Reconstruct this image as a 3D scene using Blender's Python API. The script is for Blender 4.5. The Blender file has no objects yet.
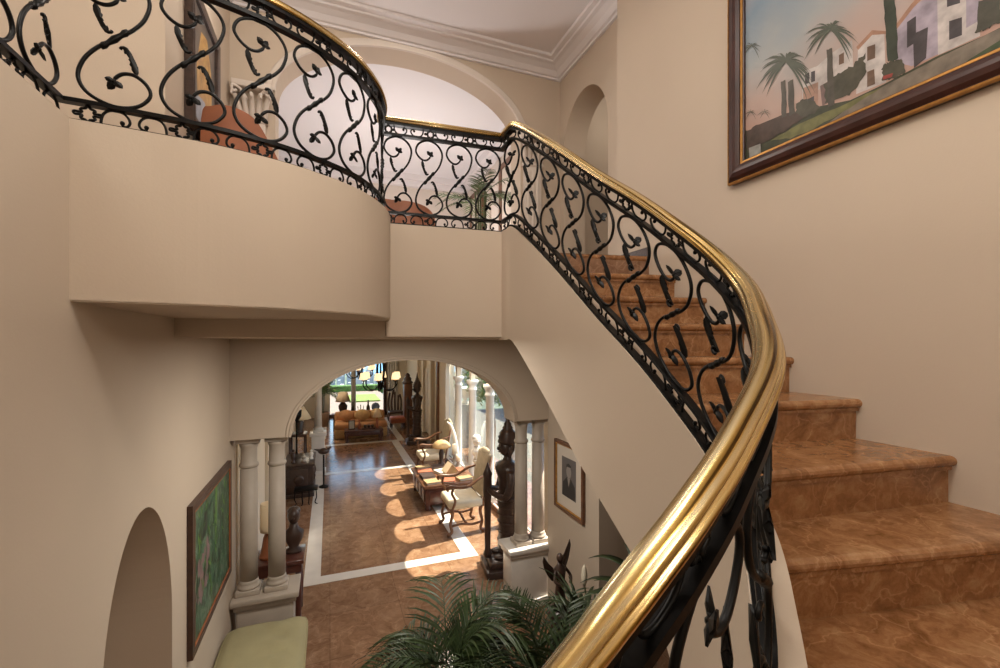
import bpy, bmesh, math, random
from mathutils import Vector, Matrix
from math import sin, cos, pi, radians, sqrt, atan2
C = bpy.context.scene.collection
random.seed(11)
EYE = 3.2

# ------------------------------------------------------------------ materials
MATS = {}
def node_mat(name):
    m = bpy.data.materials.new(name); m.use_nodes = True
    nt = m.node_tree
    return m, nt, nt.nodes['Principled BSDF']

def simple(name, col, rough=.6, metal=0., bump=0., bscale=40., var=0., vscale=4., spec=.5, coat=0.):
    m, nt, b = node_mat(name)
    b.inputs['Base Color'].default_value = (*col, 1)
    b.inputs['Roughness'].default_value = rough
    b.inputs['Metallic'].default_value = metal
    b.inputs['Specular IOR Level'].default_value = spec
    b.inputs['Coat Weight'].default_value = coat
    tc = nt.nodes.new('ShaderNodeTexCoord')
    if var:
        n = nt.nodes.new('ShaderNodeTexNoise'); n.inputs['Scale'].default_value = vscale; n.inputs['Detail'].default_value = 5
        nt.links.new(tc.outputs['Object'], n.inputs['Vector'])
        r = nt.nodes.new('ShaderNodeValToRGB')
        r.color_ramp.elements[0].position = .3; r.color_ramp.elements[1].position = .7
        r.color_ramp.elements[0].color = (*[c*(1-var) for c in col], 1)
        r.color_ramp.elements[1].color = (*[min(1, c*(1+var)) for c in col], 1)
        nt.links.new(n.outputs['Fac'], r.inputs['Fac']); nt.links.new(r.outputs['Color'], b.inputs['Base Color'])
    if bump:
        n2 = nt.nodes.new('ShaderNodeTexNoise'); n2.inputs['Scale'].default_value = bscale; n2.inputs['Detail'].default_value = 4
        nt.links.new(tc.outputs['Object'], n2.inputs['Vector'])
        bp = nt.nodes.new('ShaderNodeBump'); bp.inputs['Strength'].default_value = bump; bp.inputs['Distance'].default_value = .01
        nt.links.new(n2.outputs['Fac'], bp.inputs['Height']); nt.links.new(bp.outputs['Normal'], b.inputs['Normal'])
    MATS[name] = m
    return m

def marble(name, c_dark, c_mid, c_light, rough, scale=1., tile=None):
    m, nt, b = node_mat(name); L = nt.links; N = nt.nodes.new
    tc = N('ShaderNodeTexCoord')
    mp = N('ShaderNodeMapping'); mp.inputs['Scale'].default_value = (scale,)*3
    L.new(tc.outputs['Object'], mp.inputs['Vector'])
    warp = N('ShaderNodeTexNoise'); warp.inputs['Scale'].default_value = 3.2; warp.inputs['Detail'].default_value = 6
    L.new(mp.outputs['Vector'], warp.inputs['Vector'])
    mix = N('ShaderNodeVectorMath'); mix.operation = 'MULTIPLY_ADD'; mix.inputs[1].default_value = (.55, .55, .55)
    L.new(warp.outputs['Color'], mix.inputs[0]); L.new(mp.outputs['Vector'], mix.inputs[2])
    base = N('ShaderNodeTexNoise'); base.inputs['Scale'].default_value = 5.5; base.inputs['Detail'].default_value = 10; base.inputs['Roughness'].default_value = .72
    L.new(mix.outputs['Vector'], base.inputs['Vector'])
    r = N('ShaderNodeValToRGB'); e = r.color_ramp.elements
    e[0].position = .32; e[0].color = (*c_dark, 1); e[1].position = .72; e[1].color = (*c_light, 1)
    k = e.new(.5); k.color = (*c_mid, 1)
    L.new(base.outputs['Fac'], r.inputs['Fac'])
    v = N('ShaderNodeTexVoronoi'); v.feature = 'DISTANCE_TO_EDGE'; v.inputs['Scale'].default_value = 3.4
    L.new(mix.outputs['Vector'], v.inputs['Vector'])
    vr = N('ShaderNodeValToRGB'); ve = vr.color_ramp.elements
    ve[0].position = 0; ve[0].color = (.5,)*3+(1,); ve[1].position = .028; ve[1].color = (0, 0, 0, 1)
    L.new(v.outputs['Distance'], vr.inputs['Fac'])
    msk = N('ShaderNodeMath'); msk.operation = 'MULTIPLY'
    L.new(vr.outputs['Color'], msk.inputs[0]); L.new(base.outputs['Fac'], msk.inputs[1])
    mx = N('ShaderNodeMix'); mx.data_type = 'RGBA'
    L.new(msk.outputs[0], mx.inputs[0]); L.new(r.outputs['Color'], mx.inputs[6])
    mx.inputs[7].default_value = (*[min(1, c*1.5+.03) for c in c_light], 1)
    out = mx.outputs[2]
    if tile:
        bt = N('ShaderNodeTexBrick'); bt.offset = 0; bt.inputs['Scale'].default_value = 1
        bt.inputs['Brick Width'].default_value = tile; bt.inputs['Row Height'].default_value = tile
        bt.inputs['Mortar Size'].default_value = .003; bt.inputs['Mortar'].default_value = (.5, .5, .5, 1)
        bt.inputs['Color1'].default_value = (.86, .86, .86, 1); bt.inputs['Color2'].default_value = (1, 1, 1, 1)
        L.new(tc.outputs['Object'], bt.inputs['Vector'])
        mm = N('ShaderNodeMix'); mm.data_type = 'RGBA'; mm.blend_type = 'MULTIPLY'; mm.inputs[0].default_value = 1
        L.new(out, mm.inputs[6]); L.new(bt.outputs['Color'], mm.inputs[7]); out = mm.outputs[2]
    L.new(out, b.inputs['Base Color'])
    b.inputs['Roughness'].default_value = rough
    MATS[name] = m
    return m

def brass_mat():
    m, nt, b = node_mat('brass'); L = nt.links; N = nt.nodes.new
    uv = N('ShaderNodeUVMap'); uv.uv_map = 'UVMap'
    def ns(su, sv, sc, det, dist=0):
        mp = N('ShaderNodeMapping'); mp.inputs['Scale'].default_value = (su, sv, 1); L.new(uv.outputs['UV'], mp.inputs['Vector'])
        n = N('ShaderNodeTexNoise'); n.inputs['Scale'].default_value = sc; n.inputs['Detail'].default_value = det; n.inputs['Distortion'].default_value = dist
        L.new(mp.outputs['Vector'], n.inputs['Vector']); return n
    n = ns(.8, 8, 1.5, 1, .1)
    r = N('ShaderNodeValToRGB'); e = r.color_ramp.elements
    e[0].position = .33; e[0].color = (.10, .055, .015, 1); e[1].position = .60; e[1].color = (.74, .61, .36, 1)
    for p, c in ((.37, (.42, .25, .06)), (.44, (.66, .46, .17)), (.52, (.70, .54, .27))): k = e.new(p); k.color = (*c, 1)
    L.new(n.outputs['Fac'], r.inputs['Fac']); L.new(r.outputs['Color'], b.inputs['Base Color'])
    b.inputs['Metallic'].default_value = 1
    n3 = ns(.4, 12, 2, 1)
    mr = N('ShaderNodeMapRange'); mr.inputs[3].default_value = .2; mr.inputs[4].default_value = .32; L.new(n3.outputs['Fac'], mr.inputs[0]); L.new(mr.outputs[0], b.inputs['Roughness'])
    MATS['brass'] = m

def glass_mat(name, tint=(.96, .99, .97), refl=.10):
    m = bpy.data.materials.new(name); m.use_nodes = True; nt = m.node_tree
    nt.nodes.clear(); N = nt.nodes.new; L = nt.links
    o = N('ShaderNodeOutputMaterial'); t = N('ShaderNodeBsdfTransparent'); g = N('ShaderNodeBsdfGlossy'); mx = N('ShaderNodeMixShader')
    t.inputs['Color'].default_value = (*tint, 1); g.inputs['Roughness'].default_value = .02
    f = N('ShaderNodeLayerWeight'); f.inputs['Blend'].default_value = .5
    pw = N('ShaderNodeMath'); pw.operation = 'POWER'; pw.inputs[1].default_value = 4
    ma = N('ShaderNodeMath'); ma.operation = 'MULTIPLY_ADD'; ma.inputs[1].default_value = .6; ma.inputs[2].default_value = .04
    L.new(f.outputs['Facing'], pw.inputs[0]); L.new(pw.outputs[0], ma.inputs[0])
    L.new(ma.outputs[0], mx.inputs[0]); L.new(t.outputs[0], mx.inputs[1]); L.new(g.outputs[0], mx.inputs[2]); L.new(mx.outputs[0], o.inputs[0])
    MATS[name] = m

def emit(name, col, s):
    m, nt, b = node_mat(name)
    b.inputs['Base Color'].default_value = (*col, 1); b.inputs['Emission Color'].default_value = (*col, 1); b.inputs['Emission Strength'].default_value = s
    MATS[name] = m

simple('plaster', (.53, .44, .35), .75, bump=.05, bscale=90, var=.025, vscale=1.5, spec=.25)
simple('plaster_light', (.62, .55, .49), .7, var=.02, spec=.25)
simple('ceiling_white', (.71, .68, .69), .6, spec=.3)
simple('ceiling_gloss', (.79, .78, .81), .22, spec=.45)
simple('cream', (.70, .61, .48), .6, spec=.3)
simple('stone', (.42, .36, .30), .55, bump=.06, bscale=60, var=.06, vscale=6)
simple('white_marble', (.62, .58, .53), .3, var=.08, vscale=5)
simple('strip_marble', (.66, .62, .57), .2, var=.07, vscale=4)
marble('floor_marble', (.155, .075, .040), (.26, .14, .08), (.375, .23, .145), .16, 1., .8)
marble('stair_marble', (.155, .064, .021), (.28, .13, .053), (.43, .245, .12), .24, 1.5)
simple('iron', (.004, .0036, .0033), .36, spec=.16)
brass_mat()
glass_mat('glass')
simple('wood_dark', (.055, .024, .014), .38, var=.3, vscale=18, spec=.5)
simple('wood_brown', (.14, .058, .026), .4, var=.3, vscale=14)
simple('wood_red', (.085, .026, .018), .3, var=.35, vscale=9, coat=.3)
simple('gold', (.55, .30, .09), .4, metal=.8, var=.2, vscale=30)
simple('statue_dark', (.048, .028, .021), .33, bump=.2, bscale=90, var=.4, vscale=25)
simple('bronze_dark', (.052, .028, .02), .4, bump=.2, bscale=60)
simple('sage', (.31, .275, .15), .8, bump=.1, bscale=35, var=.08, vscale=5)
simple('cream_fabric', (.58, .50, .37), .85, bump=.1, bscale=120, var=.08, vscale=10)
simple('tan_fabric', (.46, .37, .25), .85, bump=.1, bscale=120, var=.12, vscale=12)
simple('orange_fabric', (.46, .225, .10), .85, var=.35, vscale=3.)
simple('gold_fabric', (.54, .35, .16), .8, var=.25, vscale=5)
simple('terracotta', (.30, .095, .035), .45, var=.15, vscale=6)
simple('shade_cream', (.85, .68, .45), .8)
emit('shade_lit', (1., .74, .42), 1.2)
simple('shade_beige', (.62, .50, .36), .8)
simple('leaf', (.028, .045, .015), .45, var=.45, vscale=6, spec=.4)
simple('leaf_light', (.08, .12, .045), .5, var=.4, vscale=6)
simple('leaf_sun', (.07, .17, .035), .55, var=.6, vscale=5)
simple('stem', (.09, .10, .04), .6)
simple('pot_clay', (.30, .17, .10), .7, var=.15)
simple('soil', (.03, .02, .014), .95)
simple('candle_wax', (.78, .70, .55), .5)
simple('white_glaze', (.80, .76, .70), .35)
simple('book_red', (.33, .10, .05), .6, var=.2, vscale=20)
simple('book_tan', (.36, .24, .12), .6, var=.3, vscale=25)
simple('book_dark', (.05, .03, .025), .5)
simple('paper', (.55, .49, .41), .7)
simple('door_white', (.60, .53, .45), .5)
simple('curtain', (.72, .68, .62), .9)
simple('terrace', (.23, .175, .14), .8, var=.08, vscale=2)
simple('lawn', (.16, .22, .04), .9, var=.3, vscale=12)
simple('hedge_green', (.06, .13, .02), .9, var=.5, vscale=6)
simple('sea', (.13, .30, .46), .5)
simple('city_white', (.36, .37, .39), .8)
simple('land', (.10, .13, .09), .9, var=.3, vscale=.03)
simple('garden_wall', (.30, .30, .29), .8)
simple('garden_paving', (.15, .145, .13), .85)

# ------------------------------------------------------------------ mesh builder
class MB:
    def __init__(s): s.v = []; s.f = []; s.sm = []; s.mi = []; s.uv = {}; s.cur = 0
    def add(s, vs, fs, smooth=False):
        o = len(s.v); s.v += [tuple(p) for p in vs]
        for f in fs: s.f.append(tuple(i+o for i in f)); s.sm.append(smooth); s.mi.append(s.cur)
        return o
    def box(s, x0, x1, y0, y1, z0, z1, T=None):
        vs = [(x, y, z) for z in (z0, z1) for y in (y0, y1) for x in (x0, x1)]
        if T: vs = [T(p) for p in vs]
        s.add(vs, [(0, 2, 3, 1), (4, 5, 7, 6), (0, 1, 5, 4), (2, 6, 7, 3), (0, 4, 6, 2), (1, 3, 7, 5)])
    def bbox(s, x0, x1, y0, y1, z0, z1, b=.01, T=None):          # box with chamfered edges
        bm = bmesh.new()
        bmesh.ops.create_cube(bm, size=1)
        for v in bm.verts: v.co = Vector(((x0+x1)/2+v.co.x*(x1-x0), (y0+y1)/2+v.co.y*(y1-y0), (z0+z1)/2+v.co.z*(z1-z0)))
        bmesh.ops.bevel(bm, geom=bm.edges[:], offset=b, segments=2, affect='EDGES', profile=.5)
        bm.verts.index_update()
        vs = [tuple(v.co) for v in bm.verts]
        if T: vs = [T(p) for p in vs]
        s.add(vs, [tuple(v.index for v in f.verts) for f in bm.faces], True); bm.free()
    def prism(s, pts, z0, z1, T=None):
        n = len(pts); vs = [(x, y, z0) for x, y in pts]+[(x, y, z1) for x, y in pts]
        if T: vs = [T(p) for p in vs]
        s.add(vs, [tuple(range(n-1, -1, -1)), tuple(range(n, 2*n))]+[(i, (i+1) % n, n+(i+1) % n, n+i) for i in range(n)])
    def lathe(s, prof, c=(0, 0, 0), n=20, sx=1, sy=1, T=None, smooth=True):
        vs = []; m = len(prof)
        for r, z in prof:
            for k in range(n):
                a = 2*pi*k/n; p = (c[0]+r*sx*cos(a), c[1]+r*sy*sin(a), c[2]+z)
                vs.append(T(p) if T else p)
        fs = [(i*n+k, i*n+(k+1) % n, (i+1)*n+(k+1) % n, (i+1)*n+k) for i in range(m-1) for k in range(n)]
        fs += [tuple(range(n-1, -1, -1)), tuple((m-1)*n+k for k in range(n))]
        s.add(vs, fs, smooth)
    def tube(s, pts, r, n=6, cap=True, T=None, sq=None):
        P = [Vector(p) for p in pts]
        if T: P = [Vector(T(p)) for p in P]
        R = r if isinstance(r, (list, tuple)) else [r]*len(P)
        vs = []; up = None
        for i, p in enumerate(P):
            t = (P[min(i+1, len(P)-1)]-P[max(i-1, 0)])
            t = t.normalized() if t.length > 1e-9 else Vector((0, 0, 1))
            if up is None:
                up = Vector((0, 0, 1)) if abs(t.z) < .9 else Vector((1, 0, 0))
            a = t.cross(up)
            if a.length < 1e-6: a = t.cross(Vector((0, 1, .3)))
            a.normalize(); b = a.cross(t).normalized(); up = b
            for k in range(n):
                q = 2*pi*k/n
                vs.append(p+(a*cos(q)+b*sin(q)*(sq or 1))*R[i])
        fs = [(i*n+k, i*n+(k+1) % n, (i+1)*n+(k+1) % n, (i+1)*n+k) for i in range(len(P)-1) for k in range(n)]
        if cap: fs += [tuple(range(n-1, -1, -1)), tuple((len(P)-1)*n+k for k in range(n))]
        s.add(vs, fs, True)
    def ball(s, c, rx, ry=None, rz=None, n=12, m=8, T=None):
        ry = ry or rx; rz = rz or rx
        prof = [(max(1e-4, sin(pi*i/m)), -cos(pi*i/m)) for i in range(m+1)]
        vs = []
        for r, z in prof:
            for k in range(n):
                a = 2*pi*k/n; p = (c[0]+rx*r*cos(a), c[1]+ry*r*sin(a), c[2]+rz*z)
                vs.append(T(p) if T else p)
        s.add(vs, [(i*n+k, i*n+(k+1) % n, (i+1)*n+(k+1) % n, (i+1)*n+k) for i in range(m) for k in range(n)], True)
    def plate(s, pts, th, M):            # outline polygon (2d) given thickness, mapped by M(x, y, o)
        n = len(pts)
        cx = sum(p[0] for p in pts)/n; cy = sum(p[1] for p in pts)/n
        vs = [M(x, y, -th*.25) for x, y in pts]+[M(x, y, th*.25) for x, y in pts]+[M(cx, cy, -th), M(cx, cy, th)]
        fs = [(i, (i+1) % n, n+(i+1) % n, n+i) for i in range(n)]
        fs += [((i+1) % n, i, 2*n) for i in range(n)]+[(n+i, n+(i+1) % n, 2*n+1) for i in range(n)]
        s.add(vs, fs, False)
    def poly(s, pts): s.add(pts, [tuple(range(len(pts)))])
    def build(s, name, mat, parent=None, world=False):
        me = bpy.data.meshes.new(name)
        v = s.v
        if world and parent is not None:
            o = Vector((0, 0, 0)); q = parent
            while q is not None: o += q.location; q = q.parent
            v = [(p[0]-o.x, p[1]-o.y, p[2]-o.z) for p in v]
        me.from_pydata(v, [], s.f)
        for m in (mat if isinstance(mat, (list, tuple)) else [mat]): me.materials.append(MATS[m])
        me.polygons.foreach_set('use_smooth', s.sm); me.polygons.foreach_set('material_index', s.mi)
        if s.uv:
            ul = me.uv_layers.new(name='UVMap')
            for lp in me.loops: ul.data[lp.index].uv = s.uv.get(lp.vertex_index, (0, 0))
        bm = bmesh.new(); bm.from_mesh(me)
        bmesh.ops.recalc_face_normals(bm, faces=bm.faces); bm.to_mesh(me); bm.free()
        me.update()
        ob = bpy.data.objects.new(name, me); C.objects.link(ob)
        if parent is not None: ob.parent = parent
        return ob

def tag(o, label, cat, group=None):
    o['label'] = label; o['category'] = cat
    if group: o['group'] = group
    return o
def thing(name, label, cat, loc=(0, 0, 0), rz=0, group=None):
    o = bpy.data.objects.new(name, None); C.objects.link(o)
    o.location = loc; o.rotation_euler = (0, 0, rz); o.empty_display_size = .1
    return tag(o, label, cat, group)
def struct(name, mb, mat):
    o = mb.build(name, mat); o['kind'] = 'structure'; return o
def copy_tree(o, label=None, parent=None):
    c = o.copy(); C.objects.link(c)
    if parent is not None: c.parent = parent
    if label: c['label'] = label
    for ch in list(o.children): copy_tree(ch, None, c)
    return c
def catmull(P, per=6):
    P = [Vector(p) for p in P]; out = []
    for i in range(len(P)-1):
        a = P[i-1] if i else P[0]*2-P[1]; b = P[i]; c = P[i+1]; d = P[i+2] if i+2 < len(P) else P[-1]*2-P[-2]
        for k in range(per):
            t = k/per
            out.append(.5*((2*b)+(c-a)*t+(2*a-5*b+4*c-d)*t*t+(3*b-a-3*c+d)*t**3))
    out.append(P[-1]); return out

# ------------------------------------------------------------------ walls with openings
def wall(name, axis, p0, p1, a0, a1, z0, z1, openings, mat, kind='structure'):
    """axis 'x': runs along x, thickness p0..p1 in y; axis 'y': runs along y, thickness in x.
    openings: (a, b, zlo, spring, rise) elliptical head when rise > 0"""
    mb = MB()
    def V(a, p, z): return (a, p, z) if axis == 'x' else (p, a, z)
    cuts = {a0, a1}
    for (a, b, zl, sp, ri) in openings:
        cuts |= {a, b}
        if ri > 0:
            for k in range(1, 40):
                cuts.add((a+b)/2-(b-a)/2*cos(pi*k/40))
    xs = sorted(c for c in cuts if a0-1e-9 <= c <= a1+1e-9)
    def top(o, x):
        a, b, zl, sp, ri = o; h = (b-a)/2; q = (x-(a+b)/2)/h
        return sp+ri*sqrt(max(0, 1-q*q)) if ri > 0 else sp
    for x, y in zip(xs[:-1], xs[1:]):
        mid = (x+y)/2
        holes = sorted([o for o in openings if o[0] < mid < o[1]], key=lambda o: o[2])
        zs0, zs1 = [z0], [z0]
        for o in holes:
            zs0 += [max(o[2], z0), top(o, x)]; zs1 += [max(o[2], z0), top(o, y)]
        zs0.append(z1); zs1.append(z1)
        for i in range(0, len(zs0), 2):
            la, ha, lb, hb = zs0[i], zs0[i+1], zs1[i], zs1[i+1]
            if ha-la < 1e-6 and hb-lb < 1e-6: continue
            o = mb.add([V(x, p0, la), V(y, p0, lb), V(y, p0, hb), V(x, p0, ha), V(x, p1, la), V(y, p1, lb), V(y, p1, hb), V(x, p1, ha)],
                       [(0, 1, 2, 3), (4, 7, 6, 5), (3, 2, 6, 7), (0, 4, 5, 1)])
    for o in openings:
        for e in (o[0], o[1]):
            if a0 < e < a1 and o[3]-o[2] > 1e-6:
                mb.add([V(e, p0, max(z0, o[2])), V(e, p1, max(z0, o[2])), V(e, p1, o[3]), V(e, p0, o[3])], [(0, 1, 2, 3)])
    for e in (a0, a1):
        mb.add([V(e, p0, z0), V(e, p1, z0), V(e, p1, z1), V(e, p0, z1)], [(0, 1, 2, 3)])
    ob = mb.build(name, mat)
    bm = bmesh.new(); bm.from_mesh(ob.data); bmesh.ops.remove_doubles(bm, verts=bm.verts, dist=1e-5)
    bmesh.ops.recalc_face_normals(bm, faces=bm.faces); bm.to_mesh(ob.data); bm.free()
    if kind: ob['kind'] = kind
    return ob

# ------------------------------------------------------------------ levels and plan
ZF, ZC = 3.925, 4.023             # upper floor, curb top
XL, XR = -.89, 2.49               # stairwell side walls
YB0, YB1 = 4.85, 5.15             # wall between stairwell and hall
CEIL = 6.55
XQ = 2.65                         # recessed wall with the arched doorway upstairs

# hall floor
mb = MB(); mb.box(-2.3, 4.3, -1.4, 20.55, -.12, 0); struct('floor', mb, 'floor_marble')
mb = MB()
def strip(x0, x1, y0, y1): mb.box(x0, x1, y0, y1, -.01, .004)
strip(-.33, -.12, 6.36, 14.95); strip(1.87, 2.09, 6.36, 14.95)
for y in (6.36, 11.55, 14.75): strip(-.12, 1.87, y, y+.2)
strip(2.09, 2.3, 14.75, 19.6); strip(-.33, -.12, 15.9, 19.6)
struct('trim_1', mb, 'strip_marble')

# left wall of the stairwell, with the arched niche; its lower part carries the gallery curb
wall('wall_left', 'y', XL-.36, XL, -1.4, YB1, 0, ZC, [(2.31, 3.21, 0, 1.55, .80)], 'plaster')
wall('wall_left', 'y', XL-.36, XL, 3.09, YB1, ZC, CEIL, [], 'plaster')
mb = MB(); mb.box(XL-.42, XL-.36, 2.1, 3.4, 0, 2.6); struct('wall_niche', mb, 'plaster')
# gallery on the left of the stairwell
mb = MB(); mb.box(-3.1, XL-.36, -1.4, 3.2, ZF-.3, ZF); struct('floor_gallery', mb, 'floor_marble')
mb = MB(); mb.box(-3.1, XL-.36, 3.09, 3.4, ZF, CEIL); struct('wall_gallery', mb, 'plaster')
mb = MB(); mb.box(-3.3, -3.1, -1.4, 3.4, ZF-.3, CEIL); struct('wall_gallery', mb, 'plaster')
# right wall: stair wall, then the slightly set back part with the arched doorway upstairs
wall('wall_right', 'y', XR, XR+.46, -1.4, 3.46, 0, CEIL, [(2.1, 3.46, 0, 2.2, 0)], 'plaster')
wall('wall_right', 'y', XQ, XQ+.3, 3.46, YB0, 2.9, CEIL, [(3.84, 4.76, ZF, 5.48, .56)], 'plaster')
wall('wall_right', 'y', XR, XR+.45, 3.76, YB0+.02, 0, 2.9, [], 'plaster')
mb = MB(); mb.box(XR, XR+.3, 3.46, 3.76, 2.2, 2.9); struct('wall_right', mb, 'plaster')
mb = MB(); mb.box(XR+.3, 4.2, 3.76, 3.9, 0, 2.9); mb.box(4.2, 4.3, 1.9, 3.9, 0, 2.9); mb.box(XR+.3, 4.2, 1.9, 2.1, 0, 2.9); mb.box(XR+.3, 4.2, 1.9, 3.9, 2.2, 2.4)
struct('wall_understair', mb, 'plaster')
mb = MB(); mb.box(XQ+1.3, XQ+1.4, 3.46, 5.1, ZF, CEIL); mb.box(XQ+.3, XQ+1.4, 3.46, 3.56, ZF, CEIL); mb.box(XQ+.3, XQ+1.4, 5.0, 5.1, ZF, CEIL); mb.box(XQ, XQ+1.4, 3.46, 5.1, ZF-.2, ZF-.003)
struct('wall_corridor', mb, 'plaster')
# near wall behind the camera
mb = MB(); mb.box(-3.3, XR+.3, -1.6, -1.4, 0, CEIL); struct('wall_near', mb, 'plaster')
# wall with the big arches, one above the other
wall('wall_back', 'x', YB0, YB1, XL-.36, XQ+.3, 2.27, CEIL,
     [(-.36, 2.03, 2.27, 2.27, .745), (-.50, 2.12, ZF, 5.66, .69)], 'plaster')
# archivolts round both arches (front face mouldings)
def archivolt(name, cx, hw, sp, ri, y, w, d, mat, steps=((0, 1), (.45, .6))):
    mb = MB(); n = 48
    prof = [(0, 0), (0, d), (w*.35, d), (w*.45, d*.55), (w*.85, d*.55), (w, d*.25), (w, 0)]
    vs = []; fs = []
    for k in range(n+1):
        a = pi-pi*k/n; nx, nz = cos(a)/hw, sin(a)/ri; l = sqrt(nx*nx+nz*nz); nx /= l; nz /= l
        for (o, t) in prof: vs.append((cx+hw*cos(a)+nx*o, y-t, sp+ri*sin(a)+nz*o))
    m = len(prof)
    fs = [(k*m+i, k*m+i+1, (k+1)*m+i+1, (k+1)*m+i) for k in range(n) for i in range(m-1)]
    mb.add(vs, fs, False)
    return struct(name, mb, mat)
archivolt('trim_2', .835, 1.195, 2.27, .745, YB0, .05, .02, 'plaster')
archivolt('trim_3', .81, 1.31, 5.66, .69, YB0, .085, .03, 'plaster_light')
# ceiling over the stairwell with a cornice
mb = MB(); mb.box(-3.3, XQ+1.4, -1.6, YB1, CEIL, CEIL+.2); struct('ceiling', mb, 'ceiling_white')
def cornice(name, path, inward, z, mat):
    prof = [(0, -.14), (.03, -.14), (.035, -.12), (.06, -.115), (.10, -.075), (.16, -.05), (.2, -.045), (.21, -.03), (.26, -.025), (.27, 0)]
    mb = MB(); vs = []
    for (x, y), (nx, ny) in zip(path, inward):
        for o, dz in prof: vs.append((x+nx*o, y+ny*o, z+dz))
    m = len(prof)
    mb.add(vs, [(k*m+i, k*m+i+1, (k+1)*m+i+1, (k+1)*m+i) for k in range(len(path)-1) for i in range(m-1)])
    return struct(name, mb, mat)
cornice('trim_4', [(XL, 3.2), (XL, YB0), (XQ, YB0), (XQ, 3.46)], [(1, 0), (1, -1), (-1, -1), (-1, 0)], CEIL, 'ceiling_white')

# upper hall beyond the big upper arch
mb = MB(); mb.box(-3.0, 3.05, YB0, 9.4, ZF-.35, ZF); struct('floor_hall', mb, 'floor_marble')
mb = MB(); mb.box(-3.0, 3.0, YB1, 9.4, 6.62, 6.8); struct('ceiling_hall', mb, 'ceiling_gloss')
mb = MB(); mb.box(-3.0, 2.75, 9.2, 9.4, ZF, 6.62); struct('wall_far', mb, 'plaster_light')
mb = MB(); mb.box(-3.0, 2.75, 9.02, 9.2, 6.5, 6.62); mb.box(-3.0, 2.75, 9.1, 9.2, 6.4, 6.5); mb.box(2.57, 2.75, YB1, 9.2, 6.5, 6.62); mb.box(2.65, 2.75, YB1, 9.2, 6.4, 6.5); struct('trim_5', mb, 'ceiling_white')
mb = MB(); mb.box(-3.2, -3.0, YB1, 9.8, ZF, 6.8); struct('wall_west', mb, 'plaster_light')
mb = MB(); mb.box(2.75, 2.95, YB1, 9.4, ZF, 6.8); struct('wall_upper', mb, 'plaster_light')
mb = MB(); mb.box(-3.0, XL-.36, YB1-.1, YB1, ZF, 6.75); struct('wall_back', mb, 'plaster_light')

# ------------------------------------------------------------------ balcony and its railing path
# each point: x, y, z of the curb under the railing
out_curve = [(-.89, 2.08), (-.69, 2.105), (-.464, 2.14), (-.218, 2.226), (-.022, 2.344), (.162, 2.51), (.30, 2.74), (.365, 2.95), (.378, 3.12)]
def offset(P, d):                     # to the left of travel
    out = []
    for i, p in enumerate(P):
        t = (Vector(P[min(i+1, len(P)-1)][:2])-Vector(P[max(i-1, 0)][:2])).normalized()
        q = Vector(p); q.x += -t.y*d; q.y += t.x*d; out.append(q)
    return out
segA = [Vector((-.94, y, ZC)) for y in (.9, 1.3, 1.7, 2.128)]
segB = offset([Vector((p[0], p[1], ZC)) for p in catmull([Vector((*q, ZC)) for q in out_curve], 6)], .05)
segB = [Vector((-.925, 2.131, ZC))]+[p for p in segB if p.x > -.885]
segC = [Vector((.335, 3.17, ZC)), Vector((.7, 3.145, ZC)), Vector((1.21, 3.115, ZC))]
stair_pts = [(1.21, 3.115, ZC), (1.212, 3.0, ZC), (1.232, 2.87, ZC-.02), (1.268, 2.4, 3.675), (1.29, 1.94, 3.328), (1.30, 1.63, 3.110), (1.29, 1.38, 2.925), (1.265, 1.19, 2.785), (1.185, 1.0, 2.65), (1.03, .825, 2.54),
             (.829, .646, 2.43), (.613, .536, 2.314), (.469, .484, 2.236), (.365, .46, 2.175), (.301, .452, 2.13), (.247, .452, 2.082), (.1, .455, 1.95), (-.1, .46, 1.78)]
segD = catmull([Vector(p) for p in stair_pts], 8)
SEGS = [segA, segB, segC, segD]
full = []
for s_ in SEGS: full += [p for p in s_ if not full or (p-full[-1]).length > .004]

class Path:
    def __init__(s, P):
        s.P = P; s.L = [0]
        for a, b in zip(P[:-1], P[1:]): s.L.append(s.L[-1]+(b-a).xy.length)
        s.len = s.L[-1]
    def at(s, d):
        P, L = s.P, s.L
        d = max(-.3, min(s.len+.3, d)); i = 0
        while i < len(L)-2 and L[i+1] < d: i += 1
        t = (d-L[i])/max(1e-9, L[i+1]-L[i])
        p = P[i].lerp(P[i+1], t)
        tg = (P[min(i+1, len(P)-1)]-P[i]).xy
        # smooth tangent
        a = P[max(i-1, 0)]; b = P[min(i+2, len(P)-1)]
        tg = ((b-a).xy).normalized() if (b-a).xy.length > 1e-6 else tg.normalized()
        return p, Vector((-tg.y, tg.x))

def sweep(P, prof, mb, uvs=False, closed=True):
    """sweep a profile (o sideways, h up) along P with mitred corners"""
    n = len(prof); vs = []; o0 = len(mb.v); dist = 0
    for i, p in enumerate(P):
        a = (P[i]-P[i-1]).xy.normalized() if i else None
        b = (P[i+1]-P[i]).xy.normalized() if i < len(P)-1 else None
        if a is None: a = b
        if b is None: b = a
        na = Vector((-a.y, a.x)); nb = Vector((-b.y, b.x)); m = (na+nb)
        m = m/max(.35, m.dot(na)) if m.length > 1e-6 else na
        if i: dist += (P[i]-P[i-1]).length
        for k, (o, h) in enumerate(prof):
            if uvs: mb.uv[o0+len(vs)] = (dist, k/n)
            vs.append((p.x+m.x*o, p.y+m.y*o, p.z+h))
    fs = [(i*n+k, i*n+(k+1) % n, (i+1)*n+(k+1) % n, (i+1)*n+k) for i in range(len(P)-1) for k in range(n)]
    fs += [tuple(range(n-1, -1, -1)), tuple((len(P)-1)*n+k for k in range(n))]
    mb.add(vs, fs, uvs)

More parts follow.
